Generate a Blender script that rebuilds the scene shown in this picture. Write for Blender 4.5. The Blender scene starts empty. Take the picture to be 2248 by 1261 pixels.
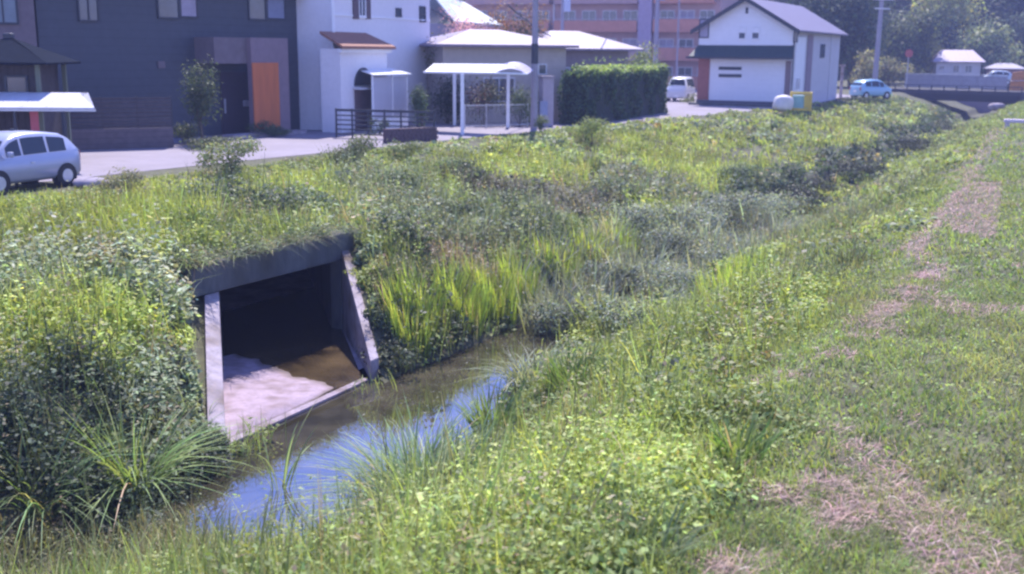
import bpy, math, random
import numpy as np
from mathutils import Vector, Matrix
R = math.radians
rng = np.random.default_rng(7)
random.seed(7)
S = bpy.context.scene
COL = S.collection

# ------------------------------------------------------------------ camera, sky, sun, exposure
F_PX, CX, CY = 2400.0, 1124.0, 630.5
cam_d = bpy.data.cameras.new('camera'); cam = bpy.data.objects.new('camera', cam_d); COL.objects.link(cam)
cam_d.sensor_width = 36.0; cam_d.lens = 36.0 * F_PX / 2248.0
cam_d.clip_start = 0.1; cam_d.clip_end = 2000
CAM = Vector((0, 0, 3.5))
PITCH, ROLL = math.atan(515 / F_PX), R(0.5)
cam.matrix_world = Matrix.Translation(CAM) @ Matrix.Rotation(R(90) - PITCH, 4, 'X') @ Matrix.Rotation(ROLL, 4, 'Z')
S.camera = cam
cam_d.dof.use_dof = True; cam_d.dof.focus_distance = 15.0; cam_d.dof.aperture_fstop = 1.3
MW = cam.matrix_world.to_3x3()

w = bpy.data.worlds.new('World'); S.world = w; w.use_nodes = True
nt = w.node_tree; nt.nodes.clear()
SUN_EL, SUN_AZ = R(58), R(2)          # azimuth measured from +Y, negative to the left
sky = nt.nodes.new('ShaderNodeTexSky'); sky.sky_type = 'NISHITA'; sky.sun_disc = False
sky.sun_elevation = SUN_EL; sky.sun_rotation = SUN_AZ
sky.air_density = 1.0; sky.dust_density = 0.1; sky.ozone_density = 4.0
mx = nt.nodes.new('ShaderNodeMixRGB'); mx.blend_type = 'MULTIPLY'; mx.inputs[0].default_value = 1
mx.inputs[2].default_value = (1.0, 0.90, 1.35, 1)
bg = nt.nodes.new('ShaderNodeBackground'); bg.inputs[1].default_value = 0.15
out = nt.nodes.new('ShaderNodeOutputWorld')
nt.links.new(sky.outputs[0], mx.inputs[1]); nt.links.new(mx.outputs[0], bg.inputs[0]); nt.links.new(bg.outputs[0], out.inputs[0])

sd = bpy.data.lights.new('sun', 'SUN'); sd.energy = 5.0; sd.angle = R(0.5); sd.color = (1.0, 0.93, 0.90)
sun = bpy.data.objects.new('sun', sd); COL.objects.link(sun)
sdir = Vector((math.sin(SUN_AZ) * math.cos(SUN_EL), math.cos(SUN_AZ) * math.cos(SUN_EL), math.sin(SUN_EL)))
sun.rotation_euler = sdir.to_track_quat('Z', 'Y').to_euler(); sun.location = (0, 0, 60)
V = S.view_settings; V.view_transform = 'Standard'; V.look = 'None'; V.gamma = 1; V.exposure = 0.98
S.cycles.max_bounces = 6; S.cycles.diffuse_bounces = 3; S.cycles.glossy_bounces = 3; S.cycles.transmission_bounces = 4
S.cycles.volume_bounces = 0; S.cycles.use_denoising = True; S.cycles.sample_clamp_direct = 8; S.cycles.sample_clamp_indirect = 4
S.cycles.filter_width = 2.4

# ------------------------------------------------------------------ helpers
def ray(px, py):
    return MW @ Vector(((px - CX) / F_PX, (CY - py) / F_PX, -1.0))
def at(px, py, z=0.0):
    """where the line of sight of a photo pixel meets the level z"""
    d = ray(px, py); k = (z - CAM.z) / d.z
    return Vector((CAM.x + d.x * k, CAM.y + d.y * k, z))
def atd(px, py, dist):
    d = ray(px, py); k = dist / d.y
    return CAM + d * k
def proj(p):
    q_ = MW.transposed() @ (Vector(p) - CAM); return CX - F_PX * q_.x / q_.z, CY + F_PX * q_.y / q_.z
def solve_len(A, d, px):
    """how far from A along d until the photo column px is reached"""
    lo, hi = 0.0, 60.0; s0 = proj(A)[0] < px
    for _ in range(40):
        m_ = (lo + hi) / 2
        if (proj(Vector(A) + Vector(d) * m_)[0] < px) == s0: lo = m_
        else: hi = m_
    return lo
def zat(px, py, y): return atd(px, py, y).z

SX0 = -11.2; UX, UY = 0.461, 0.887
def st(x, y): return (x - SX0) * UY - y * UX, (x - SX0) * UX + y * UY
def xy(s, t): return SX0 + s * UY + t * UX, -s * UX + t * UY

def tag(o, label=None, cat=None, group=None, kind=None):
    if label: o['label'] = label
    if cat: o['category'] = cat
    if group: o['group'] = group
    if kind: o['kind'] = kind
    return o
def empty(name, label, cat, loc, rz=0.0, group=None):
    o = bpy.data.objects.new(name, None); o.empty_display_size = 0.3; COL.objects.link(o)
    o.location = loc; o.rotation_euler = (0, 0, rz)
    return tag(o, label, cat, group)

class MB:
    def __init__(s): s.v = []; s.f = []
    def add(s, vs, fs):
        b = len(s.v); s.v += [tuple(p) for p in vs]; s.f += [tuple(b + i for i in f) for f in fs]; return s
    def box(s, cx, cy, cz, sx, sy, sz, rz=0.0):
        c, n = math.cos(rz), math.sin(rz); vs = []
        for k in (-.5, .5):
            for (i, j) in ((-.5, -.5), (.5, -.5), (.5, .5), (-.5, .5)):
                X, Y = i * sx, j * sy
                vs.append((cx + X * c - Y * n, cy + X * n + Y * c, cz + k * sz))
        return s.add(vs, [(3, 2, 1, 0), (4, 5, 6, 7), (0, 1, 5, 4), (1, 2, 6, 5), (2, 3, 7, 6), (3, 0, 4, 7)])
    def bx(s, x0, x1, y0, y1, z0, z1):
        return s.box((x0 + x1) / 2, (y0 + y1) / 2, (z0 + z1) / 2, abs(x1 - x0), abs(y1 - y0), abs(z1 - z0))
    def hexa(s, lo, hi):                       # two matching polygons joined
        n = len(lo)
        return s.add(list(lo) + list(hi), [tuple(range(n - 1, -1, -1)), tuple(range(n, 2 * n))] +
                     [(i, (i + 1) % n, n + (i + 1) % n, n + i) for i in range(n)])
    def prism(s, poly, z0, z1): return s.hexa([(p[0], p[1], z0) for p in poly], [(p[0], p[1], z1) for p in poly])
    def xprism(s, poly, y0, y1): return s.hexa([(p[0], y0, p[1]) for p in poly], [(p[0], y1, p[1]) for p in poly])
    def slab(s, quad, th):                     # a sheet with thickness below it
        return s.hexa([(p[0], p[1], p[2] - th) for p in quad], quad)
    def tube(s, p0, p1, r0, r1=None, n=8):
        r1 = r0 if r1 is None else r1
        p0, p1 = Vector(p0), Vector(p1); d = (p1 - p0).normalized(); a = d.orthogonal().normalized(); b = d.cross(a)
        lo = [p0 + (a * math.cos(q) + b * math.sin(q)) * r0 for q in [2 * math.pi * i / n for i in range(n)]]
        hi = [p1 + (a * math.cos(q) + b * math.sin(q)) * r1 for q in [2 * math.pi * i / n for i in range(n)]]
        return s.hexa(lo, hi)
    def build(s, name, mat, parent=None, smooth=False, bevel=0.0):
        me = bpy.data.meshes.new(name); me.from_pydata(s.v, [], s.f); me.validate(); me.update()
        o = bpy.data.objects.new(name, me); COL.objects.link(o); me.materials.append(mat)
        if smooth: me.polygons.foreach_set('use_smooth', [True] * len(me.polygons))
        if parent is not None: o.parent = parent
        if bevel:
            m = o.modifiers.new('bevel', 'BEVEL'); m.width = bevel; m.segments = 2; m.limit_method = 'ANGLE'
        return o
def np_mesh(name, verts, faces_tri, cols, mat, parent=None, quads=None):
    me = bpy.data.meshes.new(name)
    nv = len(verts); nt_ = len(faces_tri); nq = 0 if quads is None else len(quads)
    me.vertices.add(nv); me.vertices.foreach_set('co', verts.astype(np.float32).ravel())
    me.loops.add(nt_ * 3 + nq * 4); me.polygons.add(nt_ + nq)
    li = faces_tri.ravel() if nq == 0 else np.concatenate([faces_tri.ravel(), quads.ravel()])
    me.loops.foreach_set('vertex_index', li.astype(np.int32))
    ls = np.concatenate([np.arange(nt_) * 3, nt_ * 3 + np.arange(nq) * 4])
    me.polygons.foreach_set('loop_start', ls.astype(np.int32))
    me.update(calc_edges=True)
    if cols is not None:
        ca = me.color_attributes.new('Col', 'FLOAT_COLOR', 'POINT')
        c4 = np.ones((nv, 4), np.float32); c4[:, :3] = cols; ca.data.foreach_set('color', c4.ravel())
    me.materials.append(mat)
    o = bpy.data.objects.new(name, me); COL.objects.link(o)
    if parent is not None: o.parent = parent
    return o

# ------------------------------------------------------------------ materials
MATS = {}
def mat(name, col, rough=0.7, var=0.12, scale=3.0, bump=0.0, metal=0.0, spec=0.5, stripes=None, stretch=(1, 1, 1), dirt=0.0, ior=None, trans=0.0):
    if name in MATS: return MATS[name]
    m = bpy.data.materials.new(name); m.use_nodes = True; n = m.node_tree.nodes; L = m.node_tree.links
    b = n['Principled BSDF']; b.inputs['Roughness'].default_value = rough; b.inputs['Metallic'].default_value = metal
    b.inputs['Specular IOR Level'].default_value = spec
    if ior: b.inputs['IOR'].default_value = ior
    if trans: b.inputs['Transmission Weight'].default_value = trans
    tc = n.new('ShaderNodeTexCoord'); mp = n.new('ShaderNodeMapping'); mp.inputs['Scale'].default_value = stretch
    L.new(tc.outputs['Object'], mp.inputs[0])
    nz = n.new('ShaderNodeTexNoise'); nz.inputs['Scale'].default_value = scale; nz.inputs['Detail'].default_value = 8; nz.inputs['Roughness'].default_value = 0.65
    L.new(mp.outputs[0], nz.inputs['Vector'])
    cr = n.new('ShaderNodeValToRGB'); cr.color_ramp.elements[0].position = 0.3; cr.color_ramp.elements[1].position = 0.72
    cr.color_ramp.elements[0].color = tuple(c * (1 - var) for c in col) + (1,)
    cr.color_ramp.elements[1].color = tuple(min(1, c * (1 + var)) for c in col) + (1,)
    L.new(nz.outputs[0], cr.inputs[0]); last = cr.outputs[0]
    if dirt:
        n2 = n.new('ShaderNodeTexNoise'); n2.inputs['Scale'].default_value = scale * 0.25; n2.inputs['Detail'].default_value = 6
        L.new(mp.outputs[0], n2.inputs['Vector'])
        r2 = n.new('ShaderNodeValToRGB'); r2.color_ramp.elements[0].position = 0.45; r2.color_ramp.elements[1].position = 0.7
        r2.color_ramp.elements[0].color = (1, 1, 1, 1); r2.color_ramp.elements[1].color = (1 - dirt, 1 - dirt * 1.1, 1 - dirt * 1.3, 1)
        L.new(n2.outputs[0], r2.inputs[0])
        q = n.new('ShaderNodeMixRGB'); q.blend_type = 'MULTIPLY'; q.inputs[0].default_value = 1
        L.new(last, q.inputs[1]); L.new(r2.outputs[0], q.inputs[2]); last = q.outputs[0]
    hsrc = nz.outputs[0]
    if stripes:                              # (axis, period m, line width share, darkening)
        ax, per, wid, dk = stripes
        sp = n.new('ShaderNodeSeparateXYZ'); L.new(tc.outputs['Object'], sp.inputs[0])
        d1 = n.new('ShaderNodeMath'); d1.operation = 'DIVIDE'; d1.inputs[1].default_value = per; L.new(sp.outputs[ax], d1.inputs[0])
        fr = n.new('ShaderNodeMath'); fr.operation = 'FRACT'; L.new(d1.outputs[0], fr.inputs[0])
        lt = n.new('ShaderNodeMath'); lt.operation = 'LESS_THAN'; lt.inputs[1].default_value = wid; L.new(fr.outputs[0], lt.inputs[0])
        q = n.new('ShaderNodeMixRGB'); q.blend_type = 'MULTIPLY'; L.new(lt.outputs[0], q.inputs[0]); L.new(last, q.inputs[1])
        q.inputs[2].default_value = (dk, dk, dk, 1); last = q.outputs[0]
    L.new(last, b.inputs['Base Color'])
    if bump:
        bp = n.new('ShaderNodeBump'); bp.inputs['Strength'].default_value = bump; bp.inputs['Distance'].default_value = 0.05
        L.new(hsrc, bp.inputs['Height']); L.new(bp.outputs[0], b.inputs['Normal'])
    MATS[name] = m; return m
def leaf_mat(name, trans=0.35, rough=0.55, spec=0.25, gain=1.0):
    m = bpy.data.materials.new(name); m.use_nodes = True; n = m.node_tree.nodes; L = m.node_tree.links
    b = n['Principled BSDF']; o = n['Material Output']
    a = n.new('ShaderNodeAttribute'); a.attribute_name = 'Col'
    L.new(a.outputs['Color'], b.inputs['Base Color']); b.inputs['Roughness'].default_value = rough; b.inputs['Specular IOR Level'].default_value = spec
    t = n.new('ShaderNodeBsdfTranslucent'); g = n.new('ShaderNodeMixRGB'); g.blend_type = 'MULTIPLY'; g.inputs[0].default_value = 1
    L.new(a.outputs['Color'], g.inputs[1]); g.inputs[2].default_value = (1.5, 1.45, 0.7, 1)
    L.new(g.outputs[0], t.inputs[0])
    x = n.new('ShaderNodeMixShader'); x.inputs[0].default_value = trans
    L.new(b.outputs[0], x.inputs[1]); L.new(t.outputs[0], x.inputs[2]); L.new(x.outputs[0], o.inputs['Surface'])
    return m
LEAF = leaf_mat('leaf'); TREELEAF = leaf_mat('tree_leaf', trans=0.12, rough=0.7, spec=0.12); DRY = leaf_mat('dry_straw', trans=0.2, rough=0.8, spec=0.1)
BARK = mat('bark', (0.10, 0.08, 0.06), 0.9, 0.3, 12, 0.4)
M_CONC = mat('concrete_old', (0.33, 0.285, 0.33), 0.85, 0.35, 7, 0.6, dirt=0.6)
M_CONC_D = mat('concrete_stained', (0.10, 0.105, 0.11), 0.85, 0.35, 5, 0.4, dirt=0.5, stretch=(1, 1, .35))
M_ASPH = mat('asphalt', (0.22, 0.195, 0.235), 0.85, 0.12, 1.5, 0.2, dirt=0.15)
M_GLASS = mat('window_glass', (0.06, 0.08, 0.11), 0.12, 0.3, 1.2, spec=0.8)
M_CURTAIN = mat('window_curtain', (0.34, 0.30, 0.38), 0.5, 0.2, 2.0)
M_DKM = mat('dark_metal', (0.03, 0.035, 0.05), 0.5, 0.2, 5)
M_ALU = mat('aluminium', (0.55, 0.55, 0.60), 0.4, 0.1, 6, metal=0.3)
M_WHITE = mat('white_paint', (0.78, 0.78, 0.82), 0.5, 0.05, 4)
M_RUB = mat('rubber', (0.025, 0.025, 0.03), 0.8, 0.2, 8)

# ------------------------------------------------------------------ value noise
_T = rng.random((256, 256))
def vn(x, y, sc, o=0.0):
    x = np.asarray(x) / sc + 37.3 + o * 17.7; y = np.asarray(y) / sc + 91.1 + o * 5.3
    xi = np.floor(x).astype(int); yi = np.floor(y).astype(int); fx = x - xi; fy = y - yi
    fx = fx * fx * (3 - 2 * fx); fy = fy * fy * (3 - 2 * fy)
    g = lambda i, j: _T[i % 256, j % 256]
    return (g(xi, yi) * (1 - fx) + g(xi + 1, yi) * fx) * (1 - fy) + (g(xi, yi + 1) * (1 - fx) + g(xi + 1, yi + 1) * fx) * fy

# ------------------------------------------------------------------ terrain
ZW = -2.6
T_E = [-50, 45, 62, 80, 105]; S_E = [-12.2, -12.3, -10.6, -8, -6.5]
T_C = [-50, 30, 60, 105]; S_C = [7.4, 7.4, 6.4, 5.6]
LF = np.array([0, .22, .50, .68, .76, .875, .93, 1.0]); LZ = np.array([0, -.20, -.38, -.52, -1.05, -2.45, -2.8, -2.9])   # far bank near the culvert
LZ2 = np.array([0, -.40, -1.05, -1.5, -1.7, -2.05, -2.9, -3.0])                                                     # further upstream
LZ3 = np.array([0, -.25, -.75, -1.30, -1.60, -2.45, -2.8, -2.9])
CA = (at(490, 812, -2.55)); CB = (at(752, 722, -2.55))          # feet of the opening
CC = (at(494, 972, -2.5)); CD = (at(812, 826, -2.5))            # front edge of the apron
def inpoly(x, y, poly):
    ins = np.zeros(np.shape(x), bool); n = len(poly)
    for i in range(n):
        x0, y0 = poly[i][:2]; x1, y1 = poly[(i + 1) % n][:2]
        if y0 == y1: continue
        c = ((y0 > y) != (y1 > y)) & (x < (x1 - x0) * (y - y0) / (y1 - y0) + x0); ins ^= c
    return ins
uF = (CB - CA).normalized()
nF = Vector((uF.y, -uF.x, 0))
aL = (CC - CA); aL.z = 0; aL.normalize(); aR = (CD - CB); aR.z = 0; aR.normalize()
APRON = [CA - uF * .14 - aL * .15, CB + uF * .14 - aR * .15, CD + uF * .14 + aR * .5, CC - uF * .14 + aL * .5]
def height(x, y, bumps=True):
    x = np.asarray(x, float); y = np.asarray(y, float)
    s, t = (x - SX0) * UY - y * UX, (x - SX0) * UX + y * UY
    e = np.interp(t, T_E, S_E); c = np.interp(t, T_C, S_C)
    f = np.clip(1 - s / e, 0, 1)
    m = np.clip((t - 23.5) / 7, 0, 1)
    zl = np.interp(f, LF, LZ) * (1 - m) + np.interp(f, LF, LZ2) * m
    m3 = np.clip((19.9 - t) / 2.2, 0, 1); zl = zl * (1 - m3) + np.interp(f, LF, LZ3) * m3
    sr = s - 1.25 * np.clip((t - 13) / 2, 0, 1) * np.clip((23 - t) / 3, 0, 1) * np.clip((7.4 - s) / 4, 0, 1)
    zr = np.interp(sr / c, [0, .09, .16, .32, .60, .84, 1.0], [-2.9, -2.85, -2.45, -2.1, -1.25, -.35, 0])
    z = np.where(s < 0, zl, zr)
    z = np.where((s < e), 0, z)
    if bumps:
        k = np.clip(-z * 2, 0, 1) * .16 + np.where(s > c, .035, 0)
        z = z + (vn(x, y, 1.3) - .5) * k * 1.4 + (vn(x, y, .45, 3) - .5) * k * .5
    # rise of the bed towards the bridge
    z = z + np.where(z < -1.6, (-1.6 - z) * np.clip((t - 80) / 80, 0, .4), 0)
    for w0, w1, za, zb_ in ((CA - uF * .2, CC - uF * .2, -1.0, -2.38), (CB + uF * .15, CD + uF * .15, -.78, -2.22)):
        ab = np.array([w1.x - w0.x, w1.y - w0.y]); kk = np.clip(((x - w0.x) * ab[0] + (y - w0.y) * ab[1]) / (ab @ ab), 0, 1)
        dw = np.hypot(x - w0.x - ab[0] * kk, y - w0.y - ab[1] * kk); behind = ((x - w0.x) * nF.x + (y - w0.y) * nF.y) < -.25
        z = np.where(behind, z, np.minimum(z, za + (zb_ - za) * kk - .06 + np.clip(dw - .25, 0, 9) * 1.1))
    # silted bars that close the open water at both ends
    fill = np.clip((15.6 - t + (vn(x, y, .8, 80) - .5) * 2.2) / 1.2, 0, 1) + np.clip((t - 25.3 - .8 * s + (vn(x, y, .9, 81) - .5) * 3.5) / 1.5, 0, 1)
    z = np.maximum(z, -3.0 + np.clip(fill, 0, 1) * (.42 + .16 * (vn(x, y, .7, 82) - .5)))
    z = np.where(inpoly(x, y, APRON), -3.0, z)
    return z
sv = np.concatenate([np.linspace(-260, -30, 20), np.arange(-29, -14, 1.0), np.arange(-14, -6, .4), np.arange(-6, 9, .14), np.arange(9, 16, .4), np.arange(17, 30, 2), np.linspace(34, 300, 24)])
tv = np.concatenate([np.linspace(-90, -22, 10), np.arange(-20, 6, 1.5), np.arange(6, 14, .4), np.arange(14, 30, .14), np.arange(30, 60, .5), np.arange(60, 120, 1.5), np.linspace(125, 420, 50)])
TT, SS = np.meshgrid(tv, sv, indexing='ij')
X, Y = xy(SS, TT); Z = height(X, Y)
i = np.arange(len(tv) - 1)[:, None] * len(sv) + np.arange(len(sv) - 1)[None, :]; i = i.ravel()
q = np.stack([i, i + 1, i + len(sv) + 1, i + len(sv)], 1)
zq = Z.ravel()[q]; q = q[~((zq.max(1) - zq.min(1) > .22) & (zq.min(1) < -2.95))]        # the cliff round the culvert is hidden in its walls
m = mat('soil', (0.085, 0.085, 0.045), 0.95, 0.45, 1.8, 0.6)
g = np_mesh('ground', np.stack([X.ravel(), Y.ravel(), Z.ravel()], 1), np.zeros((0, 3), int), None, m, quads=q[:, ::-1])
g.data.polygons.foreach_set('use_smooth', [True] * len(g.data.polygons))
tag(g, 'green brown earth of the stream banks and the field', 'ground', kind='structure')

# stream water
def water_mat(name, base, rough, bumps, ior=1.5):
    m = bpy.data.materials.new(name); m.use_nodes = True; n = m.node_tree.nodes; L = m.node_tree.links
    b = n['Principled BSDF']; b.inputs['Roughness'].default_value = rough; b.inputs['IOR'].default_value = ior
    b.inputs['Specular IOR Level'].default_value = 0.9; b.inputs['Specular Tint'].default_value = (.78, .86, 1, 1)
    tc = n.new('ShaderNodeTexCoord')
    z = n.new('ShaderNodeTexNoise'); z.inputs['Scale'].default_value = 1.3; z.inputs['Detail'].default_value = 7; L.new(tc.outputs['Object'], z.inputs['Vector'])
    r = n.new('ShaderNodeValToRGB'); r.color_ramp.elements[0].position = .35; r.color_ramp.elements[1].position = .7
    r.color_ramp.elements[0].color = tuple(c * .55 for c in base) + (1,); r.color_ramp.elements[1].color = tuple(c * 1.5 for c in base) + (1,)
    L.new(z.outputs[0], r.inputs[0]); L.new(r.outputs[0], b.inputs['Base Color'])
    z2 = n.new('ShaderNodeTexNoise'); z2.inputs['Scale'].default_value = bumps[0]; z2.inputs['Detail'].default_value = 3; L.new(tc.outputs['Object'], z2.inputs['Vector'])
    bp = n.new('ShaderNodeBump'); bp.inputs['Strength'].default_value = bumps[1]; bp.inputs['Distance'].default_value = .03
    L.new(z2.outputs[0], bp.inputs['Height']); L.new(bp.outputs[0], b.inputs['Normal'])
    return m
mb = MB()
P = [(-2.6, 2), (2.4, 2), (2.2, 14), (2.1, 40), (1.8, 70), (1.5, 105), (-1.5, 105), (-1.6, 70), (-2.0, 40), (-2.3, 14)]
mb.add([xy(s, t) + (ZW,) for s, t in P], [tuple(range(len(P)))])
tag(mb.build('water', water_mat('stream_water', (0.055, 0.048, 0.030), 0.02, (2.2, .022), 2.3)), 'still brown stream water reflecting blue sky', 'water', kind='structure')

# road and paved yards
mb = MB()
NEAR = [(-34, 24.5), (-20, 26.5), (-12.5, 29.2), (-8.9, 35.0), (-5.2, 40.5), (0.2, 48.8), (6.5, 57.5), (12.2, 66), (17.3, 73), (22, 80), (30, 96)]
mb.add([(a, b, .012) for a, b in NEAR] + [(a, b, .012) for a, b in [(30, 135), (-60, 135), (-60, 24)]], [tuple(range(len(NEAR) + 3))])
tag(mb.build('road', M_ASPH), 'pale sunlit road running along the houses', 'road', kind='structure')

# ------------------------------------------------------------------ culvert
cul = empty('culvert', 'concrete box culvert outlet with dark square opening in the grassy bank', 'culvert', CA)
def lc(p, z=None): q_ = Vector(p) - CA; return (q_.x, q_.y, (p[2] if z is None else z) - CA.z)
ztop = -0.98; zhead = -0.40; zf = -2.60
def off(p, a, b): return Vector(p) + uF * a + nF * b
ax = (CC - CA); ax.z = 0; axr = (CD - CB); axr.z = 0
# headwall lintel + jamb returns (butted)
mb = MB()
A0 = off(CA, -.75, .06); B0 = off(CB, .42, .06); A1 = off(CA, -.75, -.38); B1 = off(CB, .42, -.38)
mb.prism([lc(A0), lc(B0), lc(B1), lc(A1)], ztop - CA.z, zhead - CA.z)
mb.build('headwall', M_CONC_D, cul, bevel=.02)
for p4 in ([off(CA, -.30, 0), CA, off(CA, 0, -.3), off(CA, -.30, -.3)], [CB, off(CB, .30, 0), off(CB, .30, -.3), off(CB, 0, -.3)]):
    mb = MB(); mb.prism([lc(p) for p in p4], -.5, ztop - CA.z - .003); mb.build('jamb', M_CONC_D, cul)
# barrel behind
mb = MB(); dB = 9.0
bdir = Vector((-ax.normalized().x, -ax.normalized().y, 0))
def bk(p, k): return Vector(p) + bdir * k
for (p, a, b) in ((off(CA, 0, -.3), -.25, 0), (off(CB, 0, -.3), 0, .25)):
    mb.prism([lc(off(p, a, 0)), lc(off(p, b, 0)), lc(bk(off(p, b, 0), dB)), lc(bk(off(p, a, 0), dB))], -.5, ztop - CA.z - .004)
p, q2 = off(CA, -.25, -.3), off(CB, .25, -.3)
mb.prism([lc(p), lc(q2), lc(bk(q2, dB)), lc(bk(p, dB))], ztop - CA.z, ztop - CA.z + .2)
mb.prism([lc(bk(p, dB)), lc(bk(q2, dB)), lc(bk(q2, dB + .2)), lc(bk(p, dB + .2))], -.5, ztop - CA.z + .2)
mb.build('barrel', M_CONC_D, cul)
# apron floor
mb = MB()
ap = [bk(off(CA, -.1, -.3), 9.15), bk(off(CB, .1, -.3), 9.15), off(CB, .1, -.3), off(CB, .1, 0), off(CD, .05, 0), off(CC, -.05, 0), off(CA, -.1, 0), off(CA, -.1, -.3)]
mb.prism([lc(p) for p in ap], -.55, zf - CA.z)
mb.build('apron', mat('concrete_apron', (0.42, 0.35, 0.40), .85, .3, 5, .3, dirt=.35), cul, bevel=.015)
mb = MB(); mb.prism([lc(off(CC, .012, -.16)), lc(off(CD, -.012, -.16)), lc(off(CD, -.012, -.004)), lc(off(CC, .012, -.004))], zf - CA.z + .002, zf - CA.z + .05)
mb.build('sill', mat('sill_concrete', (.27, .22, .26), .9, .4, 8, .5, dirt=.5), cul, bevel=.006)
# wing walls, sloping tops
def wing(p0, p1, side, z0, z1, th=.27, name='wing_wall'):
    p0 = Vector(p0); p1 = Vector(p1); o_ = uF * (side * th)
    lo = [lc(p0, -3.1), lc(p1, -3.1), lc(p1 + o_, -3.1), lc(p0 + o_, -3.1)]
    hi = [lc(p0, z0), lc(p1, z1), lc(p1 + o_, z1), lc(p0 + o_, z0)]
    if side > 0: lo.reverse(); hi.reverse()
    b = MB(); b.hexa(lo, hi); return b.build(name, M_CONC, cul, bevel=.015)
wing(off(CA, -.02, .004), off(CC, 0, .02), -1, ztop - .01, -2.36, .38)
wing(off(CB, .02, .004), off(CD, 0, .02), 1, ztop + .22, -2.2)
# sediment on the apron: dry pale silt, dark brown where it is wet at the water line
M_SED = mat('pale_sediment', (0.31, 0.24, 0.29), .9, .25, 12, .35, dirt=.4)
_n = M_SED.node_tree.nodes; _l = M_SED.node_tree.links; _b = _n['Principled BSDF']; _src = _b.inputs['Base Color'].links[0].from_socket
_g = _n.new('ShaderNodeNewGeometry'); _x = _n.new('ShaderNodeSeparateXYZ'); _m = _n.new('ShaderNodeMapRange'); _l.new(_g.outputs['Position'], _x.inputs[0]); _l.new(_x.outputs[2], _m.inputs['Value'])
_m.inputs['From Min'].default_value = zf + .03; _m.inputs['From Max'].default_value = zf + .058
_q = _n.new('ShaderNodeMixRGB'); _q.inputs[1].default_value = (.10, .075, .055, 1); _l.new(_m.outputs[0], _q.inputs[0]); _l.new(_src, _q.inputs[2]); _l.new(_q.outputs[0], _b.inputs['Base Color'])
def lerp(a, b, k): return a + (b - a) * k
nx, ny = 84, 60; vs = []; 
for j in range(ny + 1):
    for i_ in range(nx + 1):
        a, b = i_ / nx, j / ny
        L0 = lerp(bk(CA, .9), CC, b) - uF * .03; R0 = lerp(bk(CB, .9), CD, b)
        p = lerp(L0, R0, a)
        edge = .30 + .66 * b + (float(vn(a * 5, b * 5, .8, 5)) - .5) * .07
        hgt = .125 * min(1, max(-.6, (edge - a) * 2.2)) * min(1, max(-.3, (.975 - b) * 14))
        hgt += (float(vn(p.x, p.y, .35)) - .5) * .014 + (float(vn(p.x, p.y, .11, 2)) - .5) * .008
        vs.append((p.x, p.y, zf + hgt - .012))
fs = [(j * (nx + 1) + i_, (j + 1) * (nx + 1) + i_, (j + 1) * (nx + 1) + i_ + 1, j * (nx + 1) + i_ + 1) for j in range(ny) for i_ in range(nx)]
mb = MB(); mb.add(vs, [f for f in fs])
sed = mb.build('sediment', M_SED, smooth=True)
tag(sed, 'pale pinkish sediment dried on the culvert floor', 'sediment', kind='stuff')
mb = MB(); mb.add([tuple(p.xy) + (zf + .035,) for p in (bk(CA, 5), bk(CB, 5), off(CB, -.01, 0), off(CD, -.02, -.17), off(CC, .02, -.17), off(CA, .01, 0))], [(0, 5, 4, 3, 2, 1)])
tag(mb.build('shallow_water', water_mat('shallow_water', (0.065, 0.045, 0.022), .12, (16, .5), 1.45)), 'thin brown rippled water flowing out of the culvert', 'water', kind='structure')

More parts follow.
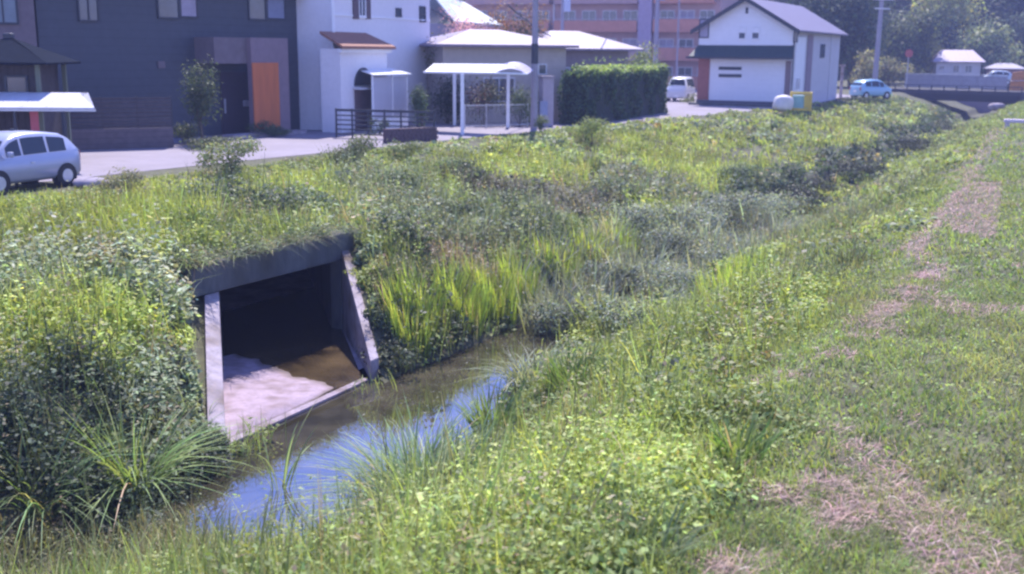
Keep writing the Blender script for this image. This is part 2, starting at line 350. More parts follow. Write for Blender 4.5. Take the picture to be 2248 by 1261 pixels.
# ------------------------------------------------------------------ foliage generators
def rot_basis(nrm):
    a = np.cross(nrm, np.array([0.31, 0.22, 0.92])); a /= np.linalg.norm(a, axis=1, keepdims=True) + 1e-9
    return a, np.cross(nrm, a)
class Fol:
    def __init__(s): s.V = []; s.T = []; s.C = []; s.n = 0
    def leaves(s, P, N, size, col, asp=.5):
        n = len(P)
        if n == 0: return
        N = N / (np.linalg.norm(N, axis=1, keepdims=True) + 1e-9); a, b = rot_basis(N)
        th = rng.random(n)[:, None] * 6.283; d = a * np.cos(th) + b * np.sin(th); e = np.cross(N, d)
        L = (size * (.6 + .8 * rng.random(n)))[:, None]; W = L * asp * (.7 + .6 * rng.random(n))[:, None]
        base = P - d * L * .5; tip = P + d * L * .5 - N * L * .12; mid = P + N * L * .06
        l = mid + e * W * .5 - N * W * .18 - d * L * .08; r = mid - e * W * .5 - N * W * .18 - d * L * .08
        v = np.stack([base, l, tip, r], 1).reshape(-1, 3)
        i = s.n + np.arange(n) * 4
        s.T.append(np.concatenate([np.stack([i, i + 2, i + 1], 1), np.stack([i, i + 3, i + 2], 1)]))
        s.V.append(v); s.C.append(np.repeat(col, 4, axis=0)); s.n += 4 * n
    def blades(s, P, az, L, lean, droop, width, col, seg=3):
        n = len(P)
        if n == 0: return
        dx = np.stack([np.cos(az), np.sin(az), np.zeros(n)], 1); sd_ = np.stack([-np.sin(az + .6), np.cos(az + .6), np.zeros(n)], 1)
        up = np.array([0, 0, 1.0]); pts = []
        for k in range(seg + 1):
            t = k / seg
            c = P + up * (L * (t - droop * t * t * .75))[:, None] + dx * (L * (lean * t + droop * t * t * .75))[:, None]
            if k == seg: pts.append(c)
            else:
                wd = (width * (1 - .75 * t ** 1.6) * (.7 + .9 * min(t * 3, 1)) * .6)[:, None]
                pts += [c - sd_ * wd, c + sd_ * wd]
        m_ = len(pts); v = np.stack(pts, 1).reshape(-1, 3); i = s.n + np.arange(n) * m_
        for k in range(seg - 1):
            o_ = 2 * k
            s.T.append(np.stack([i + o_, i + o_ + 1, i + o_ + 3], 1)); s.T.append(np.stack([i + o_, i + o_ + 3, i + o_ + 2], 1))
        o_ = 2 * (seg - 1); s.T.append(np.stack([i + o_, i + o_ + 1, i + o_ + 2], 1))
        s.V.append(v); s.C.append(np.repeat(col, m_, axis=0)); s.n += m_ * n
    def build(s, name, m_, parent=None, origin=None):
        v = np.concatenate(s.V); 
        if origin is not None: v = v - np.array(origin)
        return np_mesh(name, v, np.concatenate(s.T), np.concatenate(s.C), m_, parent)
def jit(base, n, amt=.25, hue=.12):
    base = np.asarray(base, float)
    if base.ndim == 1: base = np.repeat(base[None], n, 0)
    base = base * .84 + (base @ np.array([.25, .65, .10]))[:, None] * .16
    k = np.exp((rng.standard_normal(n) * amt))[:, None]
    h = 1 + (rng.random((n, 3)) - .5) * hue * 2
    return np.clip(base * k * h, .004, .9)
def dome(fol, cen, hh, rr, cnt, lsz, col, asp=.5, per=.22, upn=.8):
    """clumps of leaves: every clump a loose dome"""
    idx = np.repeat(np.arange(len(cen)), cnt); n = len(idx)
    d = rng.standard_normal((n, 3)); d /= np.linalg.norm(d, axis=1, keepdims=True); d[:, 2] = np.abs(d[:, 2])
    rad = rng.random(n) ** .45
    P = cen[idx] + np.stack([d[:, 0] * rr[idx] * rad, d[:, 1] * rr[idx] * rad, d[:, 2] * hh[idx] * rad + .02], 1)
    N = d * .7 + rng.standard_normal((n, 3)) * .55; N[:, 2] += upn
    fol.leaves(P, N, np.full(n, 1.0) * lsz[idx], jit(col[idx], n, per), asp)

LIME, OLIVE, GREY, DARK, GRASS = (.20, .27, .035), (.14, .20, .05), (.15, .19, .12), (.045, .075, .04), (.15, .23, .045)
IRIS, PALE, STRAW, BLUEG = (.36, .46, .035), (.23, .28, .15), (.42, .31, .26), (.12, .19, .12)

# patches painted in the world: centre, radius, kind
PATCH = []
def patch(px, py, z, rx, kind, w_=1.0): 
    p = at(px, py, z); PATCH.append((p.x, p.y, rx, kind, w_))
for a in [(60, 460, -.2, 2.6, 'limegrass'), (250, 430, 0, 2.4, 'limegrass'), (430, 400, 0, 2.2, 'limegrass'), (600, 385, 0, 1.8, 'limegrass'), (700, 400, 0, 1.6, 'limegrass'),
          (330, 500, -.3, 1.6, 'limegrass'), (460, 460, -.3, 1.2, 'dark'), (560, 470, -.3, 1.0, 'dark'), (420, 530, -.4, 1.1, 'olive'),
          (90, 680, -1.1, 1.2, 'pale'), (260, 680, -1.1, 1.1, 'pale'), (330, 700, -1.2, 1.0, 'pale'), (40, 720, -1.2, 1.2, 'grey'), (60, 600, -.7, 1.2, 'limegrass'),
          (270, 800, -1.6, 1.2, 'lime'), (60, 880, -1.8, .9, 'lime'), (360, 860, -1.9, .8, 'grey'), (180, 760, -1.5, .7, 'lime'),
          (150, 530, -.4, 1.7, 'limegrass'), (30, 560, -.5, 1.5, 'limegrass'), (300, 560, -.5, 1.2, 'limegrass'), (150, 960, -2.1, .8, 'dark'), (380, 960, -2.2, .8, 'grey'), (440, 1010, -2.4, .5, 'dark'), (60, 1080, -2.3, .9, 'dark'), (250, 1130, -2.4, .8, 'dark'), (100, 1200, -2.4, 1.0, 'mixdry'), (330, 1220, -2.4, 1.2, 'mixdry'),
          (560, 1220, -2.2, 1.0, 'mixdry'), (800, 1240, -1.6, .8, 'mixdry'), (900, 1200, -1.6, .5, 'dry'),
          (850, 400, -.2, 1.8, 'greyc'), (960, 460, -.5, 2.0, 'greyc'), (1000, 560, -1.2, 1.1, 'dryspot'), (870, 520, -.9, 1.2, 'grey'), (1150, 440, -.7, 1.8, 'greyc'), (1120, 380, -.3, 2.2, 'darkbrown'),
          (1280, 400, -.6, 2.0, 'darkbrown'), (1040, 340, 0, 2.4, 'limegrass'), (1200, 330, 0, 2.8, 'limegrass'), (1430, 370, -.6, 3.0, 'greyc'),
          (1500, 300, 0, 4.5, 'limegrass'), (1700, 300, -.3, 5.5, 'limegrass'), (1620, 370, -.9, 3.6, 'limegrass'), (1760, 360, -1.2, 3.8, 'limegrass'), (1880, 260, -.3, 6, 'limegrass'),
          (900, 590, -1.4, .6, 'dark'), (980, 500, -1.0, .7, 'dark'), (1180, 530, -1.4, .8, 'dark'), (1060, 430, -.5, .8, 'dark'), (860, 470, -.6, .7, 'dark'), (1350, 450, -1.2, .9, 'dark'), (1480, 460, -1.5, 1.8, 'lime'), (1250, 500, -1.4, 1.3, 'olive'),
          (1560, 490, -1.9, 1.9, 'reedgrey'), (1440, 560, -2.1, 1.6, 'reedgrey'), (1660, 470, -2.0, 1.8, 'reedgrey'), (1500, 620, -2.3, 1.2, 'reedgrey'), (1300, 640, -2.3, 1.1, 'reedgrey'), (1200, 690, -2.4, .9, 'reedgrey'),
          (1760, 430, -2.2, 1.5, 'dark'), (1870, 382, -2.2, 1.8, 'dark'), (1970, 330, -2.1, 2.4, 'dark'), (850, 780, -2.45, .55, 'dark'), (960, 740, -2.4, .6, 'dark'), (1090, 690, -2.3, .5, 'dark'),
          (1000, 640, -1.6, .8, 'irisbase'), (860, 680, -1.8, .6, 'irisbase'), (1120, 620, -1.9, .6, 'irisbase'), (1280, 560, -1.9, .9, 'irisbase'),
          (1850, 520, -1.2, 3.0, 'bankgrass'), (1980, 420, -.8, 4.0, 'bankgrass'), (2060, 330, -.5, 5.0, 'bankgrass'), (1760, 620, -1.3, 2.2, 'bankgrass'), (1900, 640, -.5, 1.6, 'bankgrass'),
          (1130, 920, -2.0, .8, 'mixdry'), (1250, 960, -1.6, .7, 'mixdry'), (1350, 880, -1.6, .9, 'limey'), (1550, 760, -1.6, 1.4, 'limey'), (1420, 1000, -1.0, .8, 'limey'), (1500, 880, -1.0, .9, 'limey'), (1780, 700, -.7, 1.3, 'limey'),
          (1150, 1200, -1.0, .9, 'limey'), (1300, 1100, -.8, .8, 'limey'), (1100, 1080, -1.4, .7, 'lime'), (1220, 1030, -1.2, .6, 'limey'), (1000, 1120, -1.6, .6, 'lime'), (1250, 1150, -1.0, .8, 'lime'), (1380, 1180, -.6, .5, 'limey'), (1200, 1240, -.8, .6, 'limey'), (1430, 960, -1, .3, 'dark')]:
    patch(*a)
KINDS = {  # colour, blade share, leaf size, height, clump radius
    'limegrass': ((.30, .36, .05), .75, .065, .42, .34), 'dark': ((.075, .11, .06), .2, .08, .62, .45), 'olive': (OLIVE, .3, .075, .45, .4),
    'pale': ((.33, .38, .22), .1, .11, .60, .42), 'grey': ((.21, .26, .14), .15, .095, .6, .45), 'lime': ((.31, .38, .06), .3, .09, .62, .42),
    'mixdry': ((.25, .25, .11), .75, .06, .30, .35), 'dry': ((.30, .24, .15), .85, .06, .28, .35), 'greyc': ((.20, .24, .13), .3, .08, .6, .5), 'dryspot': ((.36, .29, .19), .5, .07, .32, .4),
    'darkbrown': ((.13, .13, .09), .3, .07, .5, .4), 'reedgrey': ((.25, .28, .21), .75, .06, .75, .4), 'irisbase': ((.12, .17, .04), .8, .06, .35, .35),
    'bankgrass': ((.21, .25, .11), .9, .05, .28, .35), 'limey': ((.28, .35, .06), .12, .058, .46, .36), 'mid': ((.23, .29, .075), .35, .075, .48, .42), 'grassy': ((.25, .31, .07), .85, .06, .42, .36)}
KN = list(KINDS)
KC = np.array([KINDS[k][0] for k in KN]); KB = np.array([KINDS[k][1] for k in KN]); KL = np.array([KINDS[k][2] for k in KN]); KH = np.array([KINDS[k][3] for k in KN]); KR = np.array([KINDS[k][4] for k in KN])
def kind_of(x, y):
    n = len(x); best = np.full(n, 1.0); k = np.where(vn(x, y, 1.1, 8) > .5, KN.index('mid'), KN.index('grassy'))
    s_, t_ = (x - SX0) * UY - y * UX, (x - SX0) * UX + y * UY
    k = np.where(vn(x, y, .9, 12) > .68, KN.index('grey'), k); k = np.where(vn(x, y, .8, 15) > .74, KN.index('lime'), k)
    for (px, py, rr, kn, w_) in PATCH:
        d = np.hypot(x - px, y - py) / (rr * (.75 + .6 * vn(x, y, .7, 21)))
        u = d < best; best = np.where(u, d, best); k = np.where(u, KN.index(kn), k)
    k = np.where((s_ > .6) & (t_ < 22) & ((k == KN.index('grey')) | (k == KN.index('pale')) | (k == KN.index('lime'))), np.where(vn(x, y, .6, 83) > .6, KN.index('olive'), KN.index('limey')), k)
    k = np.where((s_ > .6) & (t_ < 22) & (k == KN.index('grassy')) & (vn(x, y, .7, 84) > .45), KN.index('mid'), k)
    wob = (vn(x, y, 3.0, 77) - .5) * 1.4
    k = np.where((np.abs(s_ + 1.2 + wob) < .9 * vn(x, y, 4, 79) + .35) & (t_ > 42), KN.index('dark'), k); k = np.where((s_ + wob > -1.6) & (s_ + wob < 1.8) & (t_ > 27) & (t_ <= 42), KN.index('reedgrey'), k)  # band of dark weeds imitates the shade along the channel bed
    k = np.where((s_ > 1.4) & (s_ < 5.6) & (t_ > 24), np.where(vn(x, y, 1.4, 78) > .66, KN.index('mid'), KN.index('bankgrass')), k)
    return k
def scatter(t0, t1, s0, s1, dens):
    n = int((t1 - t0) * (s1 - s0) * dens)
    t = t0 + rng.random(n) * (t1 - t0); s = s0 + rng.random(n) * (s1 - s0)
    x, y = xy(s, t); return x, y, s, t
def inview(x, y, mpx=160):
    z = height(x, y, False); p = np.stack([x - CAM.x, y - CAM.y, z + .3 - CAM.z], 1) @ np.array(MW)
    d = -p[:, 2]; u = CX + F_PX * p[:, 0] / np.maximum(d, .1); v = CY - F_PX * p[:, 1] / np.maximum(d, .1)
    return (d > .5) & (u > -mpx - 350) & (u < 2248 + 700 + mpx) & (v > -300) & (v < 1261 + 620)
WING = [off(CA, -.44, -.42), off(CB, .42, -.42), off(CD, .46, 0) + aR * .5, off(CC, -.44, 0) + aL * .25]
def weeds(name, label, bands, side):
    fol = Fol()
    for (t0, t1, s0, s1, dens, lod) in bands:
        x, y, s, t = scatter(t0, t1, s0, s1, dens); ok = inview(x, y)
        x, y, s, t = x[ok], y[ok], s[ok], t[ok]
        e = np.interp(t, T_E, S_E); c = np.interp(t, T_C, S_C)
        z = height(x, y)
        if side < 0: ok = (s > e - .2 + .6 * (vn(x, y, 1.5, 4) - .5)) & (s < 0)
        else: ok = (s > 0) & (s < c - .5 + .8 * np.clip((17 - t) / 4, 0, 1) + 1.0 * (vn(x, y, 1.2, 5) - .5))
        wet = z < ZW - .01
        ok &= ~wet & ~inpoly(x, y, WING)
        x, y, z, s, t = x[ok], y[ok], z[ok], s[ok], t[ok]
        k = kind_of(x, y); n = len(x)
        dist = np.hypot(x, y)
        hv = .45 + .75 * vn(x, y, .8, 30) + .55 * vn(x, y, .33, 31)
        H = KH[k] * hv * (.75 + .5 * rng.random(n)); Rr = KR[k] * (.7 + .6 * rng.random(n))
        if side > 0: H *= 1.4 * np.clip((c[ok] - .3 + .9 * np.clip((17 - t) / 4, 0, 1) - s) / 1.5, .3, 1) * np.where(t > 27, .5, 1) * np.where((t > 15) & (t < 25.5), np.clip((s - 1.9) / 1.8, .3, 1), 1)
        if side < 0: H *= np.clip((s - np.interp(t, T_E, S_E)) / 4.5 + .08 + np.clip((vn(x, y, 1.3, 34) - .52) * 2, 0, .22), .15, 1)
        nearc = (s > -6.2) & (s < -4.2) & (np.abs((x - (CA.x + CB.x) / 2) * uF.x + (y - (CA.y + CB.y) / 2) * uF.y) < 2.6)
        H = np.where(nearc, H * .75, H)
        w0, w1 = off(CA, -.3, 0), off(CC, -.3, 0); ab = np.array([w1.x - w0.x, w1.y - w0.y]); kk = np.clip(((x - w0.x) * ab[0] + (y - w0.y) * ab[1]) / (ab @ ab), 0, 1)
        w2, w3 = off(CB, .35, 0), off(CD, .35, 0) + aR * .3; ab2 = np.array([w3.x - w2.x, w3.y - w2.y]); k2 = np.clip(((x - w2.x) * ab2[0] + (y - w2.y) * ab2[1]) / (ab2 @ ab2), 0, 1)
        d2 = np.hypot(x - w2.x - ab2[0] * k2, y - w2.y - ab2[1] * k2); H = H * np.clip(d2 / .8, .35, 1); Rr = Rr * np.clip(d2 / .6, .3, 1)
        H = H * np.where((t < 34) & (s < -1.5) & (s > -10), 1.28, 1)
        dw = np.hypot(x - w0.x - ab[0] * kk, y - w0.y - ab[1] * kk); H = H * np.clip(dw / .9, .35, 1); Rr = Rr * np.clip(dw / .8, .35, 1)
        cen = np.stack([x, y, z], 1)
        shade = np.exp(rng.standard_normal(n) * .18 + (vn(x, y, 1.7, 40) - .5) * .7)
        dryk = (rng.random(n) < .05)[:, None]
        col = np.where(dryk, np.array([[.30, .24, .13]]), KC[k]) * shade[:, None]
        lf = (54 / lod ** 1.5) * (1 - KB[k]) * 1.35 + 2
        dome(fol, cen, H, Rr, np.maximum(1, rng.poisson(lf)), KL[k] * lod * 1.05, col, asp=.55)
        nb = np.maximum(1, rng.poisson((26 / lod ** 1.3) * KB[k] + .5)); idx = np.repeat(np.arange(n), nb); m_ = len(idx)
        off_ = rng.standard_normal((m_, 2)) * (Rr[idx] * .5)[:, None]
        P = cen[idx].copy(); P[:, :2] += off_; P[:, 2] += 0
        L = H[idx] * (.7 + .7 * rng.random(m_)) * 1.1
        fol.blades(P, rng.random(m_) * 6.283, L, rng.random(m_) * .45, rng.random(m_) ** 1.5 * .8, .009 * lod * (.7 + .7 * rng.random(m_)) + .004 * (KH[k][idx] > .7),
                   jit(col[idx], m_, .25), seg=3 if lod < 2 else 2)
    o = fol.build(name, LEAF); tag(o, label, 'weeds', kind='stuff'); print(name, fol.n)
    return o
weeds('weeds', 'tangle of leafy green weeds covering the far bank around the culvert',
      [(6, 24, -7, 0, 22, 1.0), (6, 24, -14.5, -7, 14, 1.25), (24, 36, -14.5, 0, 12, 1.35), (36, 56, -14.5, 0, 7, 2.0), (56, 112, -14, 0, 4, 3.0)], -1)
weeds('weeds', 'yellow green leafy weeds on the near slope of the stream',
      [(1, 16, 0, 8, 26, .85), (16, 26, 0, 8, 18, 1.1), (26, 44, 0, 8, 10, 1.6), (44, 108, 0, 8, 5, 2.6)], 1)

def hanging():
    f = Fol(); n = 150; u = rng.random(n) * ((CB - CA).length + 1.5) - 1.0; v = -.75 + .80 * rng.random(n) ** .7
    x = CA.x + uF.x * u + nF.x * v; y = CA.y + uF.y * u + nF.y * v; z = np.full(n, zhead - .03)
    k = rng.random(n) < .45
    col = np.where(k[:, None], np.array([[.20, .26, .07]]), np.array([[.13, .17, .09]])) * np.exp(rng.standard_normal((n, 1)) * .25)
    H = .16 + .32 * rng.random(n) * (.5 + vn(x, y, .5, 33)); cen = np.stack([x, y, z], 1)
    dome(f, cen, H, .16 + .16 * rng.random(n), rng.integers(18, 46, n), np.full(n, .07), col)
    m_ = 900; idx = rng.integers(0, n, m_); P = cen[idx] + rng.standard_normal((m_, 3)) * [.12, .12, 0]; az0 = math.atan2(nF.y, nF.x)
    f.blades(P, az0 + rng.standard_normal(m_) * .9, .25 + .4 * rng.random(m_), .4 + .4 * rng.random(m_), .6 + .9 * rng.random(m_), np.full(m_, .009), jit(np.where((rng.random(m_) < .25)[:, None], np.array([[.34, .28, .16]]), col[idx]), m_, .25), seg=4)
    tag(f.build('hanging_weeds', LEAF), 'weeds and dry stalks hanging over the top edge of the culvert headwall', 'weeds', kind='stuff')
hanging()
def tall_weeds():
    # ragged taller stalks standing out of the weed cover
    f = Fol(); x, y, s_, t = [], [], [], []
    for (t0, t1, s0, s1, d_) in ((8, 26, -12, -1.5, 1.6), (26, 40, -12, -1, 1.0), (6, 26, 1.8, 6.4, 1.3)):
        a = scatter(t0, t1, s0, s1, d_); x.append(a[0]); y.append(a[1]); s_.append(a[2]); t.append(a[3])
    x = np.concatenate(x); y = np.concatenate(y); s_ = np.concatenate(s_); ok = inview(x, y) & ~inpoly(x, y, WING) & (vn(x, y, 1.6, 44) > .42); x, y, s_ = x[ok], y[ok], s_[ok]
    z = height(x, y); ok = z > ZW; x, y, z, s_ = x[ok], y[ok], z[ok], s_[ok]; n = len(x)
    edge = np.where(s_ < 0, np.clip((s_ + 13) / 5, .3, 1), 1); H = (.6 + .6 * rng.random(n)) * edge; pal = np.array([[.30, .37, .07], [.24, .29, .14], [.18, .24, .08], [.33, .29, .15]]); col = pal[rng.integers(0, 4, n)]
    for _ in range(3):
        L = H * (.8 + .4 * rng.random(n)); az = rng.random(n) * 6.283; ln = rng.random(n) * .35
        P = np.stack([x, y, z], 1) + rng.standard_normal((n, 3)) * [.08, .08, 0]
        f.blades(P, az, L, ln, np.full(n, .1), np.full(n, .008), jit(col * .7, n, .2), seg=3)
        idx = np.repeat(np.arange(n), 16); m_ = len(idx); q_ = .25 + .75 * rng.random(m_)
        C_ = P[idx] + np.stack([np.cos(az[idx]) * L[idx] * ln[idx] * q_, np.sin(az[idx]) * L[idx] * ln[idx] * q_, L[idx] * q_], 1)
        d = rng.standard_normal((m_, 3)); d[:, 2] *= .3; d /= np.linalg.norm(d, axis=1, keepdims=True); N = -d * .3 + rng.standard_normal((m_, 3)) * .35; N[:, 2] += 1
        f.leaves(C_ + d * .055, N, .085 * (1.25 - .6 * q_), jit(col[idx], m_, .22), .42)
    tag(f.build('tall_weeds', LEAF), 'taller ragged leafy stalks standing out of the weeds on both banks', 'weeds', kind='stuff')
tall_weeds()

# ---- mown grass on the near bank top
def mown():
    fol = Fol(); dry = Fol()
    strips = [at(1895, 745), at(1960, 665), at(2050, 600), at(2010, 545), at(2110, 420), at(2190, 270)]
    heaps = [(at(1830, 1080), .27), (at(1850, 1140), .26), (at(1750, 1110), .14), (at(1610, 1255), .2), (at(1960, 1070), .16), (at(1830, 1200), .13), (at(1690, 1085), .14), (at(1820, 945), .13), (at(1870, 985), .12)]
    def dryness(x, y):
        d = np.zeros(len(x))
        for i_ in range(len(strips) - 1):
            a, b = strips[i_], strips[i_ + 1]; ab = np.array([b.x - a.x, b.y - a.y]); L2 = ab @ ab
            k = np.clip(((x - a.x) * ab[0] + (y - a.y) * ab[1]) / L2, 0, 1)
            dd = np.hypot(x - a.x - ab[0] * k, y - a.y - ab[1] * k); wdt = (.26 if i_ < 4 else .42) * (.5 + vn(x, y, .5, 50))
            d = np.maximum(d, np.clip(1.4 - dd / wdt, 0, 1) * np.clip((vn(x, y, .9 if i_ < 4 else 2.2, 58) - .12) * 5, 0, 1) * (1 if i_ < 4 else .65))
        for c, r in heaps:
            dd = np.hypot((x - c.x), (y - c.y)) / (r * (.6 + .8 * vn(x, y, .25, 51))); d = np.maximum(d, np.clip(1.5 - dd, 0, 1) * (.35 + .65 * (vn(x, y, .16, 57) > .38)))
        q_ = [at(2080, 470), at(2120, 405), at(2200, 400), at(2185, 530), at(2090, 515)]
        d = np.maximum(d, inpoly(x, y, q_) * (.75 + .25 * (vn(x, y, .4, 53) > .45)))
        d = np.maximum(d, np.clip((vn(x, y, .8, 54) - .70) * 4, 0, .6))
        return d
    for (t0, t1, s0, s1, dens, lod) in [(0, 14, 5.2, 13, 1500, .8), (14, 24, 5.2, 17, 620, 1.2), (24, 44, 5.2, 24, 190, 2.1), (44, 110, 4.5, 34, 40, 4.2)]:
        x, y, s, t = scatter(t0, t1, s0, s1, dens); ok = inview(x, y, 60); x, y, s, t = x[ok], y[ok], s[ok], t[ok]
        z = height(x, y); n = len(x); d = dryness(x, y)
        isd = rng.random(n) < d * .92
        c1 = np.array([.27, .33, .07]); c2 = np.array([.22, .30, .08]); c3 = np.array([.27, .30, .09])
        a = vn(x, y, 1.4, 60)[:, None]; b = np.clip((vn(x, y, .9, 61) - .55) * 3, 0, 1)[:, None]
        col = (c1 * a + c2 * (1 - a)) * (1 - b) + c3 * b
        col *= np.exp((vn(x, y, .35, 62) - .5) * .6)[:, None]
        P = np.stack([x, y, z - .005], 1)
        g_ = ~isd; m_ = g_.sum(); tuft = vn(x, y, .3, 63)[g_]
        fol.blades(P[g_], rng.random(m_) * 6.283, (.05 + .09 * rng.random(m_)) * (.5 + 1.1 * tuft) * (1 + .12 * lod), rng.random(m_) * .8, rng.random(m_) * .6, .0065 * lod * (.7 + .7 * rng.random(m_)), jit(col[g_], m_, .2), seg=2)
        # clover-like leaves between the blades
        cl = g_ & (rng.random(n) < .35) ; k_ = cl.sum()
        PP = P[cl].copy(); PP[:, 2] += .02 + .05 * rng.random(k_)
        N = rng.standard_normal((k_, 3)) * .5; N[:, 2] += 1
        fol.leaves(PP, N, np.full(k_, .032 * lod), jit(col[cl] * np.array([.9, 1.05, .9]), k_, .25), .8)
        h_ = isd.sum(); PP = P[isd].copy(); PP[:, 2] += .01 + .05 * rng.random(h_) * d[isd]
        dc = np.array([.47, .30, .31]) * (1 - a[isd]) + np.array([.38, .26, .21]) * a[isd]
        dry.blades(PP, rng.random(h_) * 6.283, .05 + .10 * rng.random(h_), .8 + .3 * rng.random(h_), .75 + .35 * rng.random(h_), .0055 * lod * (.7 + .7 * rng.random(h_)), jit(dc, h_, .3), seg=2)
    print('mown', fol.n, dry.n)
    tag(fol.build('grass', LEAF), 'short mown grass on the flat top of the near bank', 'grass', kind='stuff')
    tag(dry.build('dry_grass', DRY), 'pinkish dry cut grass lying in strips and heaps on the mown bank', 'dry grass', kind='stuff')
mown()

# ---- iris-like reed patches
def gpoint(px, py, z0):
    p = at(px, py, z0)
    for _ in range(12):
        h = float(height([p.x], [p.y])[0]); p = at(px, py, .5 * h + .5 * p.z)
    return Vector((p.x, p.y, h))
def reed_clump(px, py, z0, rad, n, L, col, label, group, lean=.15, droop=.12, wd=.016, name='reed_clump', dryshare=.06, cat='reeds'):
    c = gpoint(px, py, z0); c.z = max(c.z, ZW); f = Fol()
    r_ = rad * np.sqrt(rng.random(n)); a = rng.random(n) * 6.283
    P = np.stack([c.x + r_ * np.cos(a), c.y + r_ * np.sin(a), np.zeros(n)], 1); P[:, 2] = np.maximum(height(P[:, 0], P[:, 1]), ZW - .02) - .03
    P[:, 2] = np.clip(P[:, 2], c.z - .5, c.z + .45)
    az = a + rng.standard_normal(n) * .8
    Ls = L * (.55 + .6 * rng.random(n)); base = np.asarray(col) * np.exp((vn(P[:, 0], P[:, 1], .3, 70) - .5) * .6)[:, None]
    dr = (rng.random(n) < dryshare)[:, None]; base = np.where(dr, np.array([[.42, .33, .18]]), base)
    f.blades(P, az, Ls, lean * (.4 + 1.2 * rng.random(n)), droop * (.3 + 1.5 * rng.random(n)), wd * (.6 + .7 * rng.random(n)), jit(base, n, .22), seg=6 if droop > .3 else 4)
    o = f.build(name, LEAF, origin=c); o.location = c
    return tag(o, label, cat, group)
GI = 'bright yellow green reed clumps beyond the culvert'
for (px, py, z, r_, n, lb) in [(870, 730, -2.1, .45, 240, 'upright yellow green reeds beside the right wing wall of the culvert'),
                     (930, 700, -2.0, .5, 300, 'bright reed clump second from the culvert, above the dark bank edge'),
                     (1010, 690, -2.0, .5, 300, 'yellow tipped reeds in the middle of the waterside row'),
                     (1085, 670, -2.0, .5, 280, 'tall lime reeds left of the gap in the waterside row'),
                     (1140, 640, -2.0, .4, 170, 'small reeds closing the near group of the waterside row'),
                     (1225, 590, -2.0, .55, 300, 'lime reeds standing right of the gap in the row'),
                     (1300, 570, -2.0, .55, 300, 'broad lime reed clump in the far group of the row'),
                     (1365, 545, -2.0, .45, 180, 'last green reeds at the far end of the waterside row'),
                     (1585, 665, -2.0, .45, 200, 'isolated bright green reeds on the near side of the grey bushes'),
                     (1640, 625, -1.9, .3, 110, 'small bright green reed tuft up the near slope')]:
    reed_clump(px + (25 if px < 900 else 0), py + 12, z, r_, int(n * 1.3), 1.05, IRIS, lb, GI, wd=.017)
GS = 'arching long bladed grass clumps beside the stream'
for (px, py, z, r_, n, L, col, lb, dr) in [
        (300, 1100, -2.45, .18, 170, 1.8, (.22, .32, .08), 'arching grass clump with pale stem at lower left of the stream', .6),
        (90, 1120, -2.3, .25, 80, 1.6, (.18, .28, .09), 'long arching blades at the lower left edge', .7),
        (945, 1165, -1.6, .42, 560, 1.5, (.20, .28, .13), 'big blue green arching grass clump in front of the water', .55),
        (890, 1110, -1.7, .34, 560, 1.5, (.19, .27, .12), 'blue green arching clump leaning over the middle of the near water edge', .65),
        (1040, 1050, -1.7, .3, 220, .9, (.18, .27, .08), 'leafy grass clump on the near edge where the water narrows', .4),
        (770, 1230, -1.9, .3, 260, 1.2, (.21, .29, .14), 'drooping grass blades leaning over the near edge of the water', .65),
        (965, 1110, -1.6, .25, 200, 1.1, (.17, .26, .06), 'upright green grass right of the big arching clump', .35),
        (1160, 850, -2.3, .4, 260, 1.0, (.24, .28, .18), 'grey green grass tuft at the top end of the open water', .7),
        (1080, 980, -2.0, .3, 200, .95, (.17, .26, .06), 'fresh green tuft on the near edge right of the water', .3),
        (1260, 860, -2.0, .4, 260, .95, (.15, .24, .05), 'fresh green tuft beside the small puddle gleams', .3),
        (1390, 1220, -.8, .35, 200, .5, (.17, .23, .09), 'dark grass tuft at the bottom centre of the slope', .35),
        (1620, 1010, -.4, .2, 60, .5, (.17, .27, .05), 'short fresh tuft by the edge of the mown grass', .3),
        (620, 1130, -2.5, .12, 14, 1.5, (.15, .20, .08), 'few thin stems rising out of the water', .45)]:
    reed_clump(px, py, z, r_, n, L, col, lb, GS, lean=.3, droop=dr, wd=.0155 if py < 1150 or n > 300 else .009, dryshare=0 if n < 20 else .02, name='grass_clump', cat='grass clump')
reed_clump(1320, 720, -2.4, .3, 520, .55, (.17, .15, .09), 'dark brown matted tussock in the stream bed among grey reeds', None, lean=.4, droop=.9, wd=.008, name='tussock', dryshare=.3, cat='tussock')
# bent grey reeds
GG = 'grey green bushy reeds filling the stream bed'
for k_, (px, py, z, r_) in enumerate([(1430, 700, -2.3, .6), (1250, 690, -2.4, .5), (1480, 600, -2.2, .7), (1580, 560, -2.2, .8), (1680, 530, -2.2, .9), (1380, 620, -2.3, .6)]):
    reed_clump(px, py, z, r_, 420, .8, (.24, .27, .21),
               ['grey reeds right of the brown tussock', 'grey reeds left of the brown tussock', 'grey reeds above the isolated bright tuft', 'grey reeds midway up the bed', 'grey reeds farthest up the bed before the dark clumps', 'grey reeds behind the brown tussock'][k_],
               GG, lean=.35, droop=.55, wd=.012, name='reed_clump')

